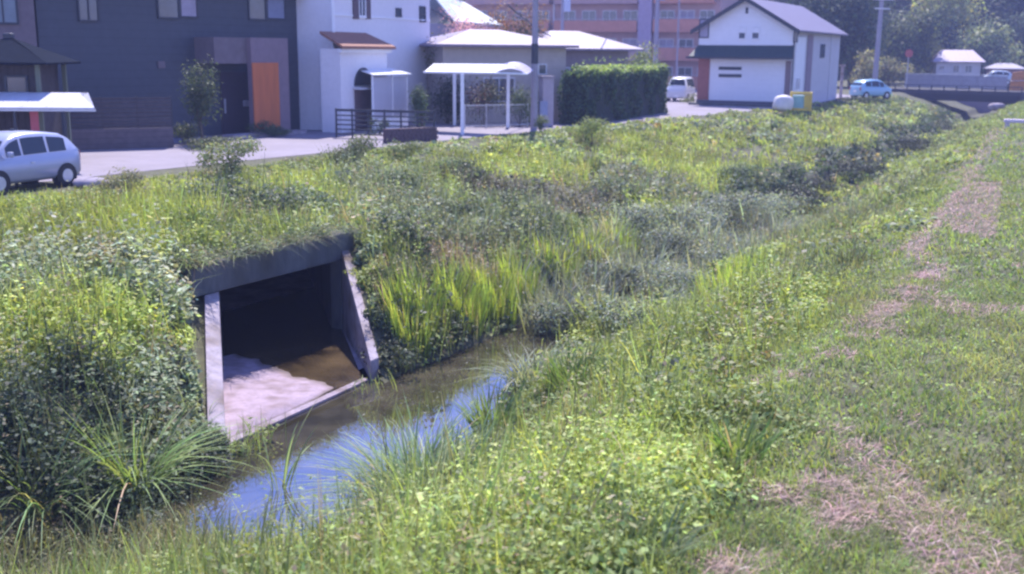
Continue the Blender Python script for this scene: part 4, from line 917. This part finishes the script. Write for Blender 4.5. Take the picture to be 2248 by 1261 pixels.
for sgn in (-1, 1):                                # dark verge boards
    b = MB(); xm = Wd / 2; xe = xm + sgn * (Wd / 2 + .5); k = (Zr - Ze) / (Wd / 2); ze_ = Ze + .03 - .5 * k
    b.hexa([(xm, -.56, Zr - .14), (xe, -.56, ze_ - .17), (xe, -.56, ze_ + .13), (xm, -.56, Zr + .16)], [(xm, -.502, Zr - .14), (xe, -.502, ze_ - .17), (xe, -.502, ze_ + .13), (xm, -.502, Zr + .16)]); b.build('verge_board', M_DKM, h)
b = MB(); x0, x1, z0, z1 = F.rect(1512, 1728, 103, 126); b.hexa([(-.45, -.85, z0 - .05), (Wd + .2, -.85, z0 - .05), (Wd + .1, -.003, z1), (-.05, -.003, z1)], [(-.45, -.85, z0 + .05), (Wd + .2, -.85, z0 + .05), (Wd + .1, -.003, z1 + .1), (-.05, -.003, z1 + .1)])
b.build('awning', M_GREEN, h)
b = MB(); b.bx(-.62, Wd + .25, -.93, -.852, z0 - .12, z0 + .02); b.build('awning_edge', M_DKM, h)
M_RB = mat('red_brown_boards', (.30, .11, .09), .75, .15, 4)
r = F.rect(1529, 1557, 125, 226); box_part(h, 'wood_panel', M_RB, .02, r[1], -.06, -.002, .35, r[3])
r = F.rect(1733, 1748, 150, 205); box_part(h, 'corner_panel', mat('grey_brown_boards', (.22, .16, .17), .8), Wd - .42, Wd - .03, -.05, -.002, .35, 3.1)
for (a_, b_) in ((147, 154), (163, 170)): window(h, F.rect(1578, 1628, a_, b_), th=.03, name='slit_window')
for (a_, b_) in ((1621, 1638), (1650, 1668)):
    r = F.rect(a_, b_, 58, 87); o_ = window(h, r, fmat=M_WHITE); zmid = (r[2] + r[3]) / 2
    box_part(h, 'blind', M_WHITE, r[0] + .08, r[1] - .08, -.05, -.028, zmid, r[3] - .08)
window(h, F.rect(1535, 1557, 42, 84), gmat=mat('lilac_curtain', (.36, .34, .45), .5))
window(h, F.rect(1742, 1752, 64, 94))
b = MB(); b.bx(Wd / 2 - .09, Wd / 2 + .09, -.05, -.002, Zr - .95, Zr - .55); b.build('gable_vent', M_DKM, h)
box_part(h, 'plinth', mat('dark_plinth', (.10, .10, .13), .85), -.03, Wd + .03, -.05, -.002, 0, .34)
box_part(h, 'step', M_CONC_D, -.3, Wd * .85, -.9, -.052, 0, .14)
sb = lambda x0, x1, m_, nm, z0=.2, z1=5.0: box_part(h, nm, m_, Wd - .018, Wd + .05, x0, x1, z0, z1)
sb(.7, 3.4, M_WHITE, 'side_door_panel', .2, 4.7); sb(4.2, 5.8, mat('mauve_board', (.24, .18, .22), .8), 'side_board', .2, 4.9)
sb(8.5, 9.9, M_GLASS, 'side_window', 3.3, 4.3); sb(12.0, 12.15, M_ALU, 'downpipe', .1, 5.1); sb(.05, .2, M_DKM, 'corner_pipe', .1, 5.2)
box_part(h, 'meter_box', M_ALU, Wd + .0, Wd + .25, 1.2, 1.6, 1.2, 1.9)
p = at(1848, 212); g_ = MB(); g_.bx(-.1, .1, -.1, .1, 0, 2.6); g_.bx(-.2, .2, -.2, .2, 2.6, 2.75)
# yard wall end post
o_ = g_.build('gate_post', M_CONC, None, bevel=.01); o_.location = at(1845, 217); tag(o_, 'pale concrete gate post at the back corner of the white gable house', 'post')

# far houses
def small_house(px0, px1, y, pyb, pye, pyr, wm, rm, label, wins, ins=.8):
    a_, b_ = atd(px0, 150, y), atd(px1, 150, y - 1.5); f = Fac(a_, b_); h = empty('house', label, 'house', f.A, f.rz)
    ze = f.loc((px0 + px1) / 2, pye)[1]; zr = f.loc((px0 + px1) / 2, pyr, 3)[1]
    box_part(h, 'wall', wm, .3, f.L - .3, 0, 6, -.1, ze)
    b = MB(); hip(b, .3, f.L - .3, 0, 6, ze, zr, ins, .5, .08); b.build('roof', rm, h)
    for (p0, p1, q0, q1) in wins: window(h, f.rect(p0, p1, q0, q1), fmat=M_ALU, mull=2)
    return h
small_house(2050, 2158, 142, 165, 137, 110, mat('pale_wall', (.55, .52, .55), .8), mat('lilac_roof', (.30, .24, .34), .5, stripes=(0, .5, .1, .8)), 'small house with bright lilac roof beyond the bridge', [(2062, 2074, 144, 154), (2092, 2106, 143, 160), (2118, 2134, 143, 160)], 1.2)
small_house(2168, 2250, 152, 178, 152, 139, mat('reddish_wall', (.28, .15, .17), .8), mat('white_roof', (.40, .37, .42), .4), 'small reddish house with whitish roof at the right edge', [(2190, 2200, 156, 168)], 1.5)

# ------------------------------------------------------------------ bridge and walls beyond
F = Fac(atd(1960, 200, 110), atd(2236, 205, 103))
h = empty('bridge', 'low concrete bridge with dark girder crossing the stream in the distance', 'bridge', F.A, F.rz)
z0, z1 = F.loc(2100, 222)[1], F.loc(2100, 199)[1]
box_part(h, 'deck', mat('dark_deck', (.04, .038, .048), .9), -1, F.L + .3, 0, 5, z0 + .35, z1)  # bridge shadow is put into the dark colours of deck and girder
box_part(h, 'girder', mat('dark_girder', (.025, .022, .03), .9), -1, F.L + .3, -.3, -.002, z0, z1 - .3)
b = MB(); b.bx(-1, F.L + .3, -.1, -.02, z1 + .40, z1 + .46)
b.build('handrail', M_DKM, h)
for k in range(12): box_part(h, 'post', M_DKM, -1 + (F.L + 1.2) * k / 11, -.9 + (F.L + 1.2) * k / 11, -.018, .06, z1 + .002, z1 + .44)
box_part(h, 'abutment', M_CONC_D, -2.2, 1.4, .1, 5, -3, z0 + .345); box_part(h, 'abutment', M_CONC_D, F.L - 1.3, F.L + 2.2, .1, 5, -3, z0 + .345)
F = Fac(atd(2040, 240, 121), atd(2200, 240, 117)); h = empty('retaining_wall', 'purplish concrete retaining wall seen beneath the bridge', 'wall', F.A, F.rz)
box_part(h, 'wall', mat('mauve_concrete', (.26, .21, .27), .9, .15, 2), -3, F.L + 1, 0, .5, -3, -1.15); box_part(h, 'coping', M_CONC, -3, F.L + 1, -.1, .6, -1.148, -1.0)
F = Fac(atd(1985, 190, 128), atd(2210, 190, 122)); h = empty('roadside_wall', 'long grey block wall behind the bridge', 'wall', F.A, F.rz)
b = MB()
for k in range(7): b.bx(F.L * k / 7 + .01, F.L * (k + 1) / 7 - .01, 0, .2, 0, 1.45 - .1 * k / 7)
b.build('wall', mat('grey_block', (.33, .32, .38), .9, .15, 2, stripes=(2, .4, .08, .75)), h)
box_part(h, 'coping', M_ALU, 0, F.L, -.05, .25, 1.46, 1.54)
q_ = MB(); q_.add([], [])
# boulder pale by the bridge foot
def lump(name, label, cat, c, sx, sy, sz, m_, seed=0, n=14, rough=.15, group=None):
    b = MB(); vs = []; r_ = random.Random(seed)
    for j in range(n // 2 + 1):
        ph = math.pi * j / (n // 2)
        for i_ in range(n):
            a = 2 * math.pi * i_ / n; k = 1 + r_.uniform(-rough, rough); e_ = .72
            f_ = lambda v: math.copysign(abs(v) ** e_, v)
            vs.append((sx * f_(math.sin(ph) * math.cos(a)) * k, sy * f_(math.sin(ph) * math.sin(a)) * k, sz + sz * f_(math.cos(ph)) * (1 + r_.uniform(-.06, .06))))
    fs = [(j * n + i_, (j + 1) * n + i_, (j + 1) * n + (i_ + 1) % n, j * n + (i_ + 1) % n) for j in range(n // 2) for i_ in range(n)]
    b.add(vs, fs); o = b.build(name, m_, None, smooth=True); o.location = c; o.location.z -= sz * .08
    su = o.modifiers.new('subdivision', 'SUBSURF'); su.levels = su.render_levels = 1
    return tag(o, label, cat, group)
M_BAG = mat('white_bag_cloth', (.64, .60, .58), .7, .1, 4, .3)
lump('boulder', 'pale boulder at the right foot of the bridge', 'boulder', atd(2187, 243, 100), .75, .5, .35, M_CONC, 3)
lump('pale_lump', 'low pale rounded lump on the road edge behind the silver car', 'stone', at(200, 411), .50, .38, .13, mat('pale_lump_grey', (.27, .24, .29), .9, .3, 5, .4), 5, rough=.16, n=12)  # low pale lump, slightly lighter than the asphalt
p = at(1722, 244); lump('bulk_bag', 'white bulk bag leaning on the yellow crate by the white gable house', 'bag', p + Vector((-.1, 0, 0)), .72, .55, .52, M_BAG, 8, rough=.2, n=12)
p = at(1757, 243); h = empty('crate', 'yellow frame crate on the grass beside the white gable house', 'crate', p, R(-15)); M_Y = mat('yellow_paint', (.62, .45, .06), .5, .1, 5)
b = MB()
for x_ in (-.62, .62):
    for y_ in (-.5, .5): b.bx(x_ - .07, x_ + .07, y_ - .07, y_ + .07, 0, 1.15)
for z_ in (.1, 1.1):
    b.bx(-.55, .55, -.56, -.44, z_ - .07, z_ + .07); b.bx(-.55, .55, .44, .56, z_ - .07, z_ + .07)
    for x_ in (-.62, .62): b.bx(x_ - .06, x_ + .06, -.43, .43, z_ - .07, z_ + .07)
b.build('frame', M_Y, h); box_part(h, 'side_panel', M_Y, .2, .55, -.48, -.45, .2, 1.0); box_part(h, 'liner', mat('pale_teal_liner', (.25, .45, .45), .5), -.5, .5, -.4, .42, .12, .95)
p = at(2232, 281); h = empty('stone_bench', 'low pale stone slab bench on the grass at the right edge', 'bench', p, R(-20)); M_ST = mat('pale_stone', (.55, .48, .56), .7, .15, 6)
box_part(h, 'seat', M_ST, -.62, .9, -.25, .25, .26, .42, bevel=.02)
for x_ in (-.45, .7): box_part(h, 'leg', M_ST, x_ - .1, x_ + .1, -.2, .2, 0, .258)
F = Fac(atd(2214, 190, 108), atd(2262, 190, 107)); h = empty('tarpaulin_stack', 'orange tarpaulin covered stack at the right end of the bridge', 'tarpaulin', F.A, F.rz)
b = MB(); b.hexa([(0, 0, 0), (F.L, 0, 0), (F.L, 1.5, 0), (0, 1.5, 0)], [(.2, .15, 2.0), (F.L, .1, 2.3), (F.L, 1.3, 2.3), (.2, 1.3, 2.0)]); b.build('cover', mat('orange_tarp', (.55, .22, .06), .7, .3, 3, .4), h, bevel=.05)
b = MB(); b.tube((.1, -.05, 1.2), (F.L, -.02, 1.3), .03); b.build('rope', M_ALU, h)

# ------------------------------------------------------------------ poles, sign, cables
M_POLE = mat('pole_concrete', (.30, .28, .33), .85, .1, 3)
def pole(p, H, r0, label, arms=(), name='utility_pole', lean=0.0, extra=None, group='utility poles behind the stream'):
    h = empty(name, label, 'pole', p, 0, group); h.rotation_euler = (0, lean, 0)
    b = MB(); b.tube((0, 0, -.2), (0, 0, H), r0, r0 * .62, 12); b.build('shaft', M_POLE, h, smooth=False)
    for (z, L_) in arms: box_part(h, 'crossarm', M_ALU, -L_ / 2, L_ / 2, -r0 - .1, -r0 - .02, z, z + .1)
    if extra: extra(h)
    return h
def plate(h):
    b = MB(); b.tube((0, 0, 3.0), (0, 0, 3.9), .168, .166, 12); b.build('strap_band', M_DKM, h)
def transf(z, m_):
    def f(h): b = MB(); b.tube((.35, 0, z), (.35, 0, z + 1.1), .3, .3, 12); b.build('transformer', m_, h)
    return f
pole(at(1172, 284), 11, .17, 'thick concrete utility pole between the carport and the hedge', ((8.6, 1.6), (9.4, 1.6)), extra=plate)
pole(at(1918, 208), 12, .26, 'tall pale utility pole behind the blue car', ((7.6, 1.4), (8.4, 1.8)), lean=R(.6), group='utility poles behind the stream')
pole(atd(1232, 190, 92), 12, .16, 'utility pole with pale transformer in front of the apartment block', ((9, 1.6),), extra=transf(6.0, mat('pale_blue_paint', (.45, .50, .62), .5)))
pole(atd(1437, 190, 96), 12, .22, 'bluish utility pole before the right end of the apartment block', ((9, 1.6),), extra=transf(7.2, mat('blue_paint', (.22, .26, .45), .5)))
pole(atd(1484, 190, 99), 12, .09, 'thin white mast beside the white gable house', (), name='mast', group='utility poles behind the stream')
h = empty('road_sign', 'round red road sign on a post by the bridge', 'road sign', atd(1989, 192, 118), 0); h.location.z = 0
b = MB(); b.tube((0, 0, 0), (0, 0, 4.0), .05); b.build('post', M_ALU, h)
b = MB(); b.tube((0, -.08, 3.75), (0, -.055, 3.75), .42, .42, 20); sg = b.build('disc', mat('sign_red', (.42, .08, .08), .5, .05), h)
def cable(p0, p1, sag, label, r=.035):
    b = MB(); N_ = 14; pts = [Vector(p0).lerp(Vector(p1), k / N_) - Vector((0, 0, 4 * sag * (k / N_) * (1 - k / N_))) for k in range(N_ + 1)]
    o_ = pts[0]
    for k in range(N_): b.tube(pts[k] - o_, pts[k + 1] - o_, r, r, 5)
    o = b.build('power_cable', M_DKM); o.location = o_; tag(o, label, 'cable', 'cables strung between the utility poles')
a_ = at(1172, 284)
cable(a_ + Vector((.5, 0, 8.7)), atd(1437, 190, 96) + Vector((0, 0, 9 - atd(1437, 190, 96).z)), .9, 'dark cable running from the thick pole to the bluish pole')
cable(a_ + Vector((-.5, 0, 6.9)), (-14, 58, 7.5), .6, 'dark cable running left from the thick pole past the pale house')
cable((-.3, 51, 5.6), (2.0, 62, 4.4), .1, 'short service cable dropping from the thick pole to the bungalow')
b = MB(); b.tube((0, 0, -.1), (0, 0, 1.45), .05, .05, 8); b.tube((0, 0, 1.45), (0, 0, 1.5), .07, .05, 8)
o_ = b.build('post', M_DKM); o_.location = at(37, 412); tag(o_, 'thin dark post standing in front of the silver car', 'post')
b = MB(); b.bx(-.45, .45, -.45, .45, 0, 2.4); 
h = empty('gate_pillar', 'pale gate pillar with a meter box beside the thick utility pole', 'pillar', at(1200, 281) + Vector((0, 1.5, 0)), R(20))
box_part(h, 'shaft', mat('lilac_pillar', (.38, .33, .38), .8), -.28, .28, -.28, .28, 0, 2.3); box_part(h, 'cap', M_CONC, -.34, .34, -.34, .34, 2.302, 2.4); box_part(h, 'meter_box', mat('meter_blue', (.25, .28, .42), .5), -.45, -.05, -.36, -.282, .5, 1.2)

# ------------------------------------------------------------------ cars
M_CARG = mat('car_glass', (.022, .03, .045), .12, .2, 3, spec=.5)
def car(label, pos, rz, paint, kei=True, Lc=3.4, Wc=1.48, Hc=1.5, van=False):
    h = empty('car', label, 'car', pos, rz, 'cars parked by the houses')
    k = Lc / 3.4; hz_ = Hc / 1.52
    if van: stn = [(-1.70, .40, .85, .9, .62), (-1.69, .28, .95, 1.30, .70), (-1.62, .25, .98, 1.72, .72), (-1.3, .24, 1.0, 1.80, .73), (-.3, .24, 1.0, 1.82, .73), (.7, .24, 1.0, 1.80, .73), (1.15, .24, 1.0, 1.70, .72), (1.42, .24, .98, 1.18, .72), (1.62, .26, .92, .98, .70), (1.69, .30, .75, .80, .66), (1.71, .40, .62, .64, .60)]; hz_ = Hc / 1.82
    else: stn = [(-1.70, .42, .62, .66, .60), (-1.685, .30, .86, .90, .67), (-1.66, .26, .93, .97, .70), (-1.56, .24, .96, 1.10, .725), (-1.38, .23, .96, 1.31, .735), (-1.1, .22, .95, 1.45, .74), (-.5, .22, .94, 1.52, .74), (0, .22, .93, 1.53, .74), (.35, .22, .925, 1.50, .74), (.62, .22, .92, 1.40, .735), (.85, .22, .92, 1.22, .73), (1.10, .23, .915, 1.00, .725), (1.35, .25, .88, .94, .715), (1.58, .28, .78, .84, .69), (1.67, .32, .62, .68, .65), (1.70, .40, .52, .55, .58)]
    stn = [(a * k, b_ * 1, c_ * hz_ if c_ > .6 else c_, d_ * hz_, e_ * Wc / 1.48) for a, b_, c_, d_, e_ in stn]
    def ring(s_):
        x, zb, bl, rf, w_ = s_; wr = w_ - max(0, rf - bl) * .30
        half = [(w_ * .86, zb), (w_ * .985, zb + .10), (w_, (zb + bl) / 2), (w_ * .975, bl - .03), (w_ * .95, bl), (wr, max(bl + .005, rf - .07)), (wr * .86, max(bl + .01, rf - .012)), (0, rf + .008)]
        return [(x, -a, z) for a, z in half] + [(x, a, z) for a, z in reversed(half[:-1])]
    b = MB(); rg = [ring(s_) for s_ in stn]; n = len(rg[0]); vs = [p for r_ in rg for p in r_]
    fs = [(i_ * n + j, i_ * n + (j + 1) % n, (i_ + 1) * n + (j + 1) % n, (i_ + 1) * n + j) for i_ in range(len(rg) - 1) for j in range(n)] + [tuple(range(n))[::-1], tuple((len(rg) - 1) * n + j for j in range(n))]
    b.add(vs, fs); body = b.build('body', paint, h, smooth=True); body.data.polygons.foreach_set('use_smooth', [len(p.vertices) == 4 for p in body.data.polygons])
    xs_ = [s_[0] for s_ in stn]
    def S_(x): return tuple(np.interp(x, xs_, [s_[j] for s_ in stn]) for j in range(1, 5))
    def side(x, f, sg, o_=.012):
        zb, bl, rf, w_ = S_(x); wr = w_ - max(0, rf - bl) * .30; zt = rf - .07
        return (x, sg * (w_ * .95 + (wr - w_ * .95) * f + o_), bl + (zt - bl) * f)
    def top(x, f, o_=.012):
        zb, bl, rf, w_ = S_(x); wr = w_ - max(0, rf - bl) * .30; return (x, wr * .84 * f, rf + o_ + .008 * (1 - abs(f)))
    segs = [(-1.18, -.60), (-.52, .25), (.32, .78)] if not van else [(-1.5, -.75), (-.68, .1), (.18, .95)]
    for sg in (-1, 1):
        for (xa, xb) in segs:
            xa *= k; xb *= k; b = MB(); N_ = 5; vs = []
            for i_ in range(N_ + 1):
                x = xa + (xb - xa) * i_ / N_
                vs += [side(x, .06, sg), side(x, .90, sg)]
            fs = [(2 * i_, 2 * i_ + 2, 2 * i_ + 3, 2 * i_ + 1) if sg < 0 else (2 * i_, 2 * i_ + 1, 2 * i_ + 3, 2 * i_ + 2) for i_ in range(N_)]
            b.add(vs, fs); b.build('side_window', M_CARG, h)
        for x in (-1.12 * k, 1.10 * k):
            r_ = .275; yy = sg * (Wc / 2 - .085)
            b = MB(); b.tube((x, sg * (Wc / 2 - .22), r_), (x, sg * (Wc / 2 + .006), r_), r_ + .05, r_ + .05, 20); ar = b.build('wheel_arch', M_RUB, h)
            b = MB(); b.tube((x, sg * (Wc / 2 - .2), r_), (x, sg * (Wc / 2 + .016), r_), r_, r_, 22); wh = b.build('wheel', M_RUB, h)
            b = MB(); b.tube((x, sg * (Wc / 2 - .01), r_), (x, sg * (Wc / 2 + .024), r_), r_ * .68, r_ * .62, 14); b.build('rim', M_ALU, wh)
        x = .80 * k if not van else 1.15 * k; y_ = S_(x)[3]
        b = MB(); b.box(x, sg * (y_ + .12), S_(x)[1] + .09, .10, .16, .13); b.build('mirror', paint, h, bevel=.03)
        b = MB(); b.box(-1.675 * k, sg * (S_(-1.66 * k)[3] - .09), .80 * hz_, .05, .14, .26); b.build('tail_lamp', mat('red_lamp', (.35, .03, .03), .3), h, bevel=.02)
        b = MB(); b.box(1.60 * k, sg * (S_(1.6 * k)[3] - .16), .72 * hz_, .14, .24, .14); b.build('headlight', mat('lamp_glass', (.7, .7, .75), .15), h, bevel=.03)
        b = MB(); b.box(.0, sg * (Wc / 2 + .002), .70, .12, .02, .03); b.build('door_handle', M_ALU, h)
    for (xa, xb, nm) in ((.70 * k, 1.04 * k, 'windscreen'), (-1.60 * k, -1.42 * k, 'rear_window')) if not van else ((1.18 * k, 1.41 * k, 'windscreen'), (-1.68 * k, -1.63 * k, 'rear_window')):
        b = MB(); vs = []; N_ = 4
        for i_ in range(N_ + 1):
            x = xa + (xb - xa) * i_ / N_; vs += [top(x, f) for f in (-1, -.5, 0, .5, 1)]
        b.add(vs, [(5 * i_ + j, 5 * i_ + 5 + j, 5 * i_ + 6 + j, 5 * i_ + 1 + j) for i_ in range(N_) for j in range(4)]); b.build(nm, M_CARG, h)
    for (x, z, nm) in ((1.705 * k, .42, 'number_plate'), (-1.705 * k, .62, 'number_plate')):
        b = MB(); b.box(x, 0, z, .02, .33, .165); b.build(nm, M_WHITE, h)
    return h
PS = mat('silver_paint', (.33, .355, .48), .28, .03, 3, metal=.25, spec=.7)
p = at(145, 409); car('silver blue compact hatchback parked at the left edge below the pavilion', (p.x - 1.04, p.y - .71, .012), R(246), PS, Lc=3.25, Hc=1.43)
p = at(1885, 222); car('light blue car parked behind the white gable house', (p.x + 2.5, p.y + 5, .012), R(25), mat('light_blue_paint', (.28, .48, .66), .3, .03, 3, spec=.7), Hc=1.55)
p = atd(1494, 219, 84); car('white boxy minivan parked between the hedge and the white gable house', (p.x, p.y, .012), R(-110), mat('white_car_paint', (.62, .62, .66), .3, .03, 3, spec=.7), van=True, Hc=1.8, Wc=1.6)
p = atd(2186, 185, 131); car('pale car half hidden behind the block wall by the bridge', (p.x, p.y, .3), R(170), mat('pale_blue_car_paint', (.50, .58, .66), .3), Hc=1.6)

# ------------------------------------------------------------------ hedge, garden plants, trees
def hedge(A, B, thick, H, label):
    f = Fac(A, B); h = empty('hedge', label, 'hedge', f.A, f.rz); box_part(h, 'dark_core', mat('hedge_inner', (.02, .028, .02), .95), .15, f.L - .15, .15, thick - .15, 0, H - .25)  # solid dark box behind the leaves imitates the shaded inside of the hedge
    fo = Fol(); n = 17000; u = rng.random(n); face = rng.random(n)
    x = rng.random(n) * f.L; y = rng.random(n) * thick; z = rng.random(n) * H; N = rng.standard_normal((n, 3)) * .5
    m0 = face < .62; y[m0] = np.abs(rng.standard_normal(m0.sum())) * .12; N[m0, 1] -= 1
    m1 = (face >= .62) & (face < .85); z[m1] = H - np.abs(rng.standard_normal(m1.sum())) * .14 + (vn(x[m1], y[m1], 1.1) - .4) * .55 + (rng.random(m1.sum()) < .06) * rng.random(m1.sum()) * .45; N[m1, 2] += 1
    m2 = (face >= .85) & (face < .93); x[m2] = f.L - np.abs(rng.standard_normal(m2.sum())) * .1; N[m2, 0] += 1
    m3 = face >= .93; x[m3] = np.abs(rng.standard_normal(m3.sum())) * .1; N[m3, 0] -= 1
    y -= (vn(x, z, .9, 7) - .5) * .6; z = np.maximum(z - (vn(x, y, 1.6, 9) - .5) * .3 * m0, .02)
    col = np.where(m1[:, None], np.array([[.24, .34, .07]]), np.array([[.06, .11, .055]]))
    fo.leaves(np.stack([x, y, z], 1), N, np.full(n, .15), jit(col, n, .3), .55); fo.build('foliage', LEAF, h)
hedge(at(1290, 276), at(1463, 249), 1.6, 2.65, 'tall clipped dark green hedge beside the road between the pole and the white gable house')
def garden(px, py, w_, h_, col, n, ls, lab, dy=0.0, gr=None, **k_):
    p = at(px, py); p.y += dy; return shrub(0, 0, 0, w_, h_, col, n, ls, lab, gr, pos=p, **k_)
garden(927, 285, 1.3, 2.3, (.07, .12, .055), 2600, .09, 'conical dark green garden shrub between the small shelter and the carport', lobes=10)
garden(978, 276, 2.4, 2.6, (.05, .08, .045), 3000, .11, 'dark tall bush behind the left side of the carport', lobes=12, dy=1.0)
garden(1060, 276, 2.6, 2.4, (.09, .10, .06), 2600, .10, 'mixed brownish green shrub under the middle of the carport roof', lobes=12, dark=(.14, .07, .06))
garden(1140, 280, 1.8, 2.3, (.08, .12, .06), 2200, .10, 'green shrub between the carport and the thick pole', lobes=9, dy=.8)
garden(1185, 289, .9, .8, (.10, .14, .06), 700, .08, 'low green plant at the foot of the thick utility pole', lobes=5)
garden(445, 318, 1.5, 3.1, (.07, .10, .055), 3000, .10, 'slim dark tree in front of the dark house left of its entrance', lobes=12, zc=.6, name='tree', cat='tree')
garden(400, 318, 1.6, .9, (.07, .09, .05), 1200, .09, 'low dark shrub at the end of the low board fence')
garden(590, 300, 1.9, .65, (.07, .10, .05), 1400, .09, 'low shrub below the orange panel of the dark house')
garden(470, 330, 2.2, .6, (.09, .11, .06), 1400, .09, 'low mixed planting beside the road left of the entrance of the dark house')
garden(825, 300, 1.0, .9, (.06, .10, .06), 700, .08, 'green shrub behind the dark rail fence', dy=.9)
p = atd(1028, 200, 62.5); p.z = 0; shrub(0, 0, 0, 3.2, 4.75, (.66, .36, .48), 3000, .11, 'pink blossoming tree in front of the pale blue roof', None, name='tree', pos=p, zc=.88, lobes=14, cat='tree')
p = atd(1135, 200, 66); p.z = 0; shrub(0, 0, 0, 4.4, 5.3, (.045, .065, .06), 2800, .16, 'dark pine behind the bungalow roof left of the thick pole', None, name='tree', pos=p, zc=.8, lobes=11, cat='tree', dark=(.25, .13, .06))
p = atd(1420, 200, 70); p.z = 0; shrub(0, 0, 0, 3.4, 3.6, (.20, .22, .06), 2600, .15, 'yellowish young tree rising over the far end of the hedge', None, name='tree', pos=p, zc=.72, lobes=10, cat='tree', dark=(.10, .15, .05))
p = at(1478, 232); shrub(0, 0, 0, 1.4, .8, (.16, .18, .08), 500, .1, 'small bush beside the white minivan', None, pos=p + Vector((1.6, 3, 0)))
p = at(985, 276); p.z = 0; shrub(0, 0, 0, 2.6, 3.6, (.13, .14, .07), 1800, .13, 'olive tree crown behind the left end of the carport roof', None, name='tree', pos=p + Vector((-.3, 3.2, 0)), zc=.75, lobes=9, cat='tree')

def tree(px, pyb, d, w_, h_, col, label, n=3500, lsz=.42, lobes=16, zc=.58, dark=None, group='trees at the foot of the wooded hill', zb=0.0, lm=None):
    p = atd(px, 190, d); p.z = zb
    return shrub(0, 0, 0, w_, h_, col, n, lsz, label, group, name='tree', pos=p, zc=zc, lobes=lobes, dark=dark, cat='tree', asp=.7, lm=lm or TREELEAF)
tree(1990, 0, 146, 9.4, 9.6, (.13, .16, .055), 'big round dark tree with ochre top behind the road sign', 11000, .34, 24, .5, (.05, .08, .04), lm=LEAF)
tree(1800, 0, 128, 9, 13, (.05, .085, .045), 'dark tall tree right behind the roof of the white gable house', 7000, .42, 18, .58, (.13, .14, .06))
tree(1865, 0, 124, 7.5, 11, (.045, .08, .05), 'dark tree left of the tall pale pole', 6000, .40, 16, .52, (.09, .12, .05))
tree(1900, 0, 140, 6, 14, (.15, .17, .07), 'light olive tree rising behind the tall pale pole', 5000, .42, 14, .7)
tree(2065, 0, 170, 11, 15, (.40, .42, .12), 'bright yellow green tree on the slope top right of the round tree', 7000, .46, 16, .72, zb=1, lm=LEAF)
tree(2160, 0, 160, 9, 8, (.28, .33, .12), 'pale green leafy tree behind the lilac roofed house', 6000, .40, 16, .62, (.08, .12, .06), lm=LEAF)
tree(2225, 0, 165, 9, 9, (.13, .17, .08), 'mid green tree at the right edge behind the whitish roof', 5000, .42, 14, .6)
tree(2240, 0, 175, 12, 17, (.045, .075, .055), 'tall dark tree at the upper right edge', 5000, .5, 16, .65, zb=2)
tree(2110, 0, 185, 11, 17, (.05, .08, .06), 'tall dark tree between the bright tree and the right edge', 5000, .5, 16, .65, zb=3)
tree(1950, 0, 132, 4.5, 3.4, (.30, .28, .12), 'ochre bush below the round dark tree', 2600, .26, 10, .5, lm=LEAF)
tree(1905, 0, 112, 3.6, 3.8, (.28, .27, .12), 'small ochre tree at the foot of the tall pale pole', 2400, .24, 10, .6, lm=LEAF)
tree(1760, 0, 118, 5, 9, (.04, .07, .045), 'narrow dark tree showing over the roof ridge of the white gable house', 3500, .36, 12, .6)
tree(1560, 0, 132, 9, 13.5, (.04, .07, .05), 'dark tree top behind the left slope of the white gable roof', 4500, .45, 14, .7)

# wooded hill behind everything
def hillz(x, y): 
    r_ = np.clip((y - 165 + .12 * x) / 70, 0, 1); return r_ * r_ * (3 - 2 * r_) * (30 + 8 * (vn(x, y, 40, 90) - .5)) + (vn(x, y, 9, 91) - .5) * 2 * r_
hx = np.linspace(-140, 240, 96); hy = np.linspace(158, 300, 48); HX, HY = np.meshgrid(hx, hy, indexing='xy'); HZ = hillz(HX, HY) - .3
i = (np.arange(47)[:, None] * 96 + np.arange(95)[None, :]).ravel(); qd = np.stack([i, i + 1, i + 97, i + 96], 1)
o_ = np_mesh('hill', np.stack([HX.ravel(), HY.ravel(), HZ.ravel()], 1), np.zeros((0, 3), int), None, mat('hill_soil', (.04, .055, .03), .95, .3, .3), quads=qd)
tag(o_, 'dark wooded hillside rising behind the houses', 'hill', kind='structure')
f = Fol(); n = 1700; x = rng.uniform(-60, 170, n); y = rng.uniform(162, 235, n); z = hillz(x, y)
hh = rng.uniform(5, 10, n); rr = rng.uniform(2.2, 4.2, n)
col = np.array([[.042, .065, .036]]) * np.exp(rng.standard_normal((n, 1)) * .35); sel = rng.random(n) < .10; col[sel] = np.array([.14, .16, .06]) * np.exp(rng.standard_normal((sel.sum(), 1)) * .2)
iv = (x / y > .08); cnt = np.where(iv, 230, 50)
dome(f, np.stack([x, y, z + hh * .15], 1), hh, rr, cnt, np.full(n, .62), col, asp=.75, per=.4)
tag(f.build('forest', TREELEAF), 'dense dark forest covering the hill behind the houses', 'forest', kind='stuff')

# ------------------------------------------------------------------ haze volume, added to lift the darks like lens flare
b = MB(); b.bx(-150, 250, -25, 305, -6, 62)
hz = b.build('haze', bpy.data.materials.new('lens_haze')); hm = hz.data.materials[0]; hm.use_nodes = True; n = hm.node_tree.nodes; n.remove(n['Principled BSDF'])
pv = n.new('ShaderNodeVolumePrincipled'); pv.inputs['Color'].default_value = (.36, .42, .72, 1); pv.inputs['Density'].default_value = .0013; pv.inputs['Anisotropy'].default_value = 0
hm.node_tree.links.new(pv.outputs[0], n['Material Output'].inputs['Volume'])
tag(hz, 'thin bluish haze volume over the whole place, added to imitate lens haze', 'haze', kind='stuff')
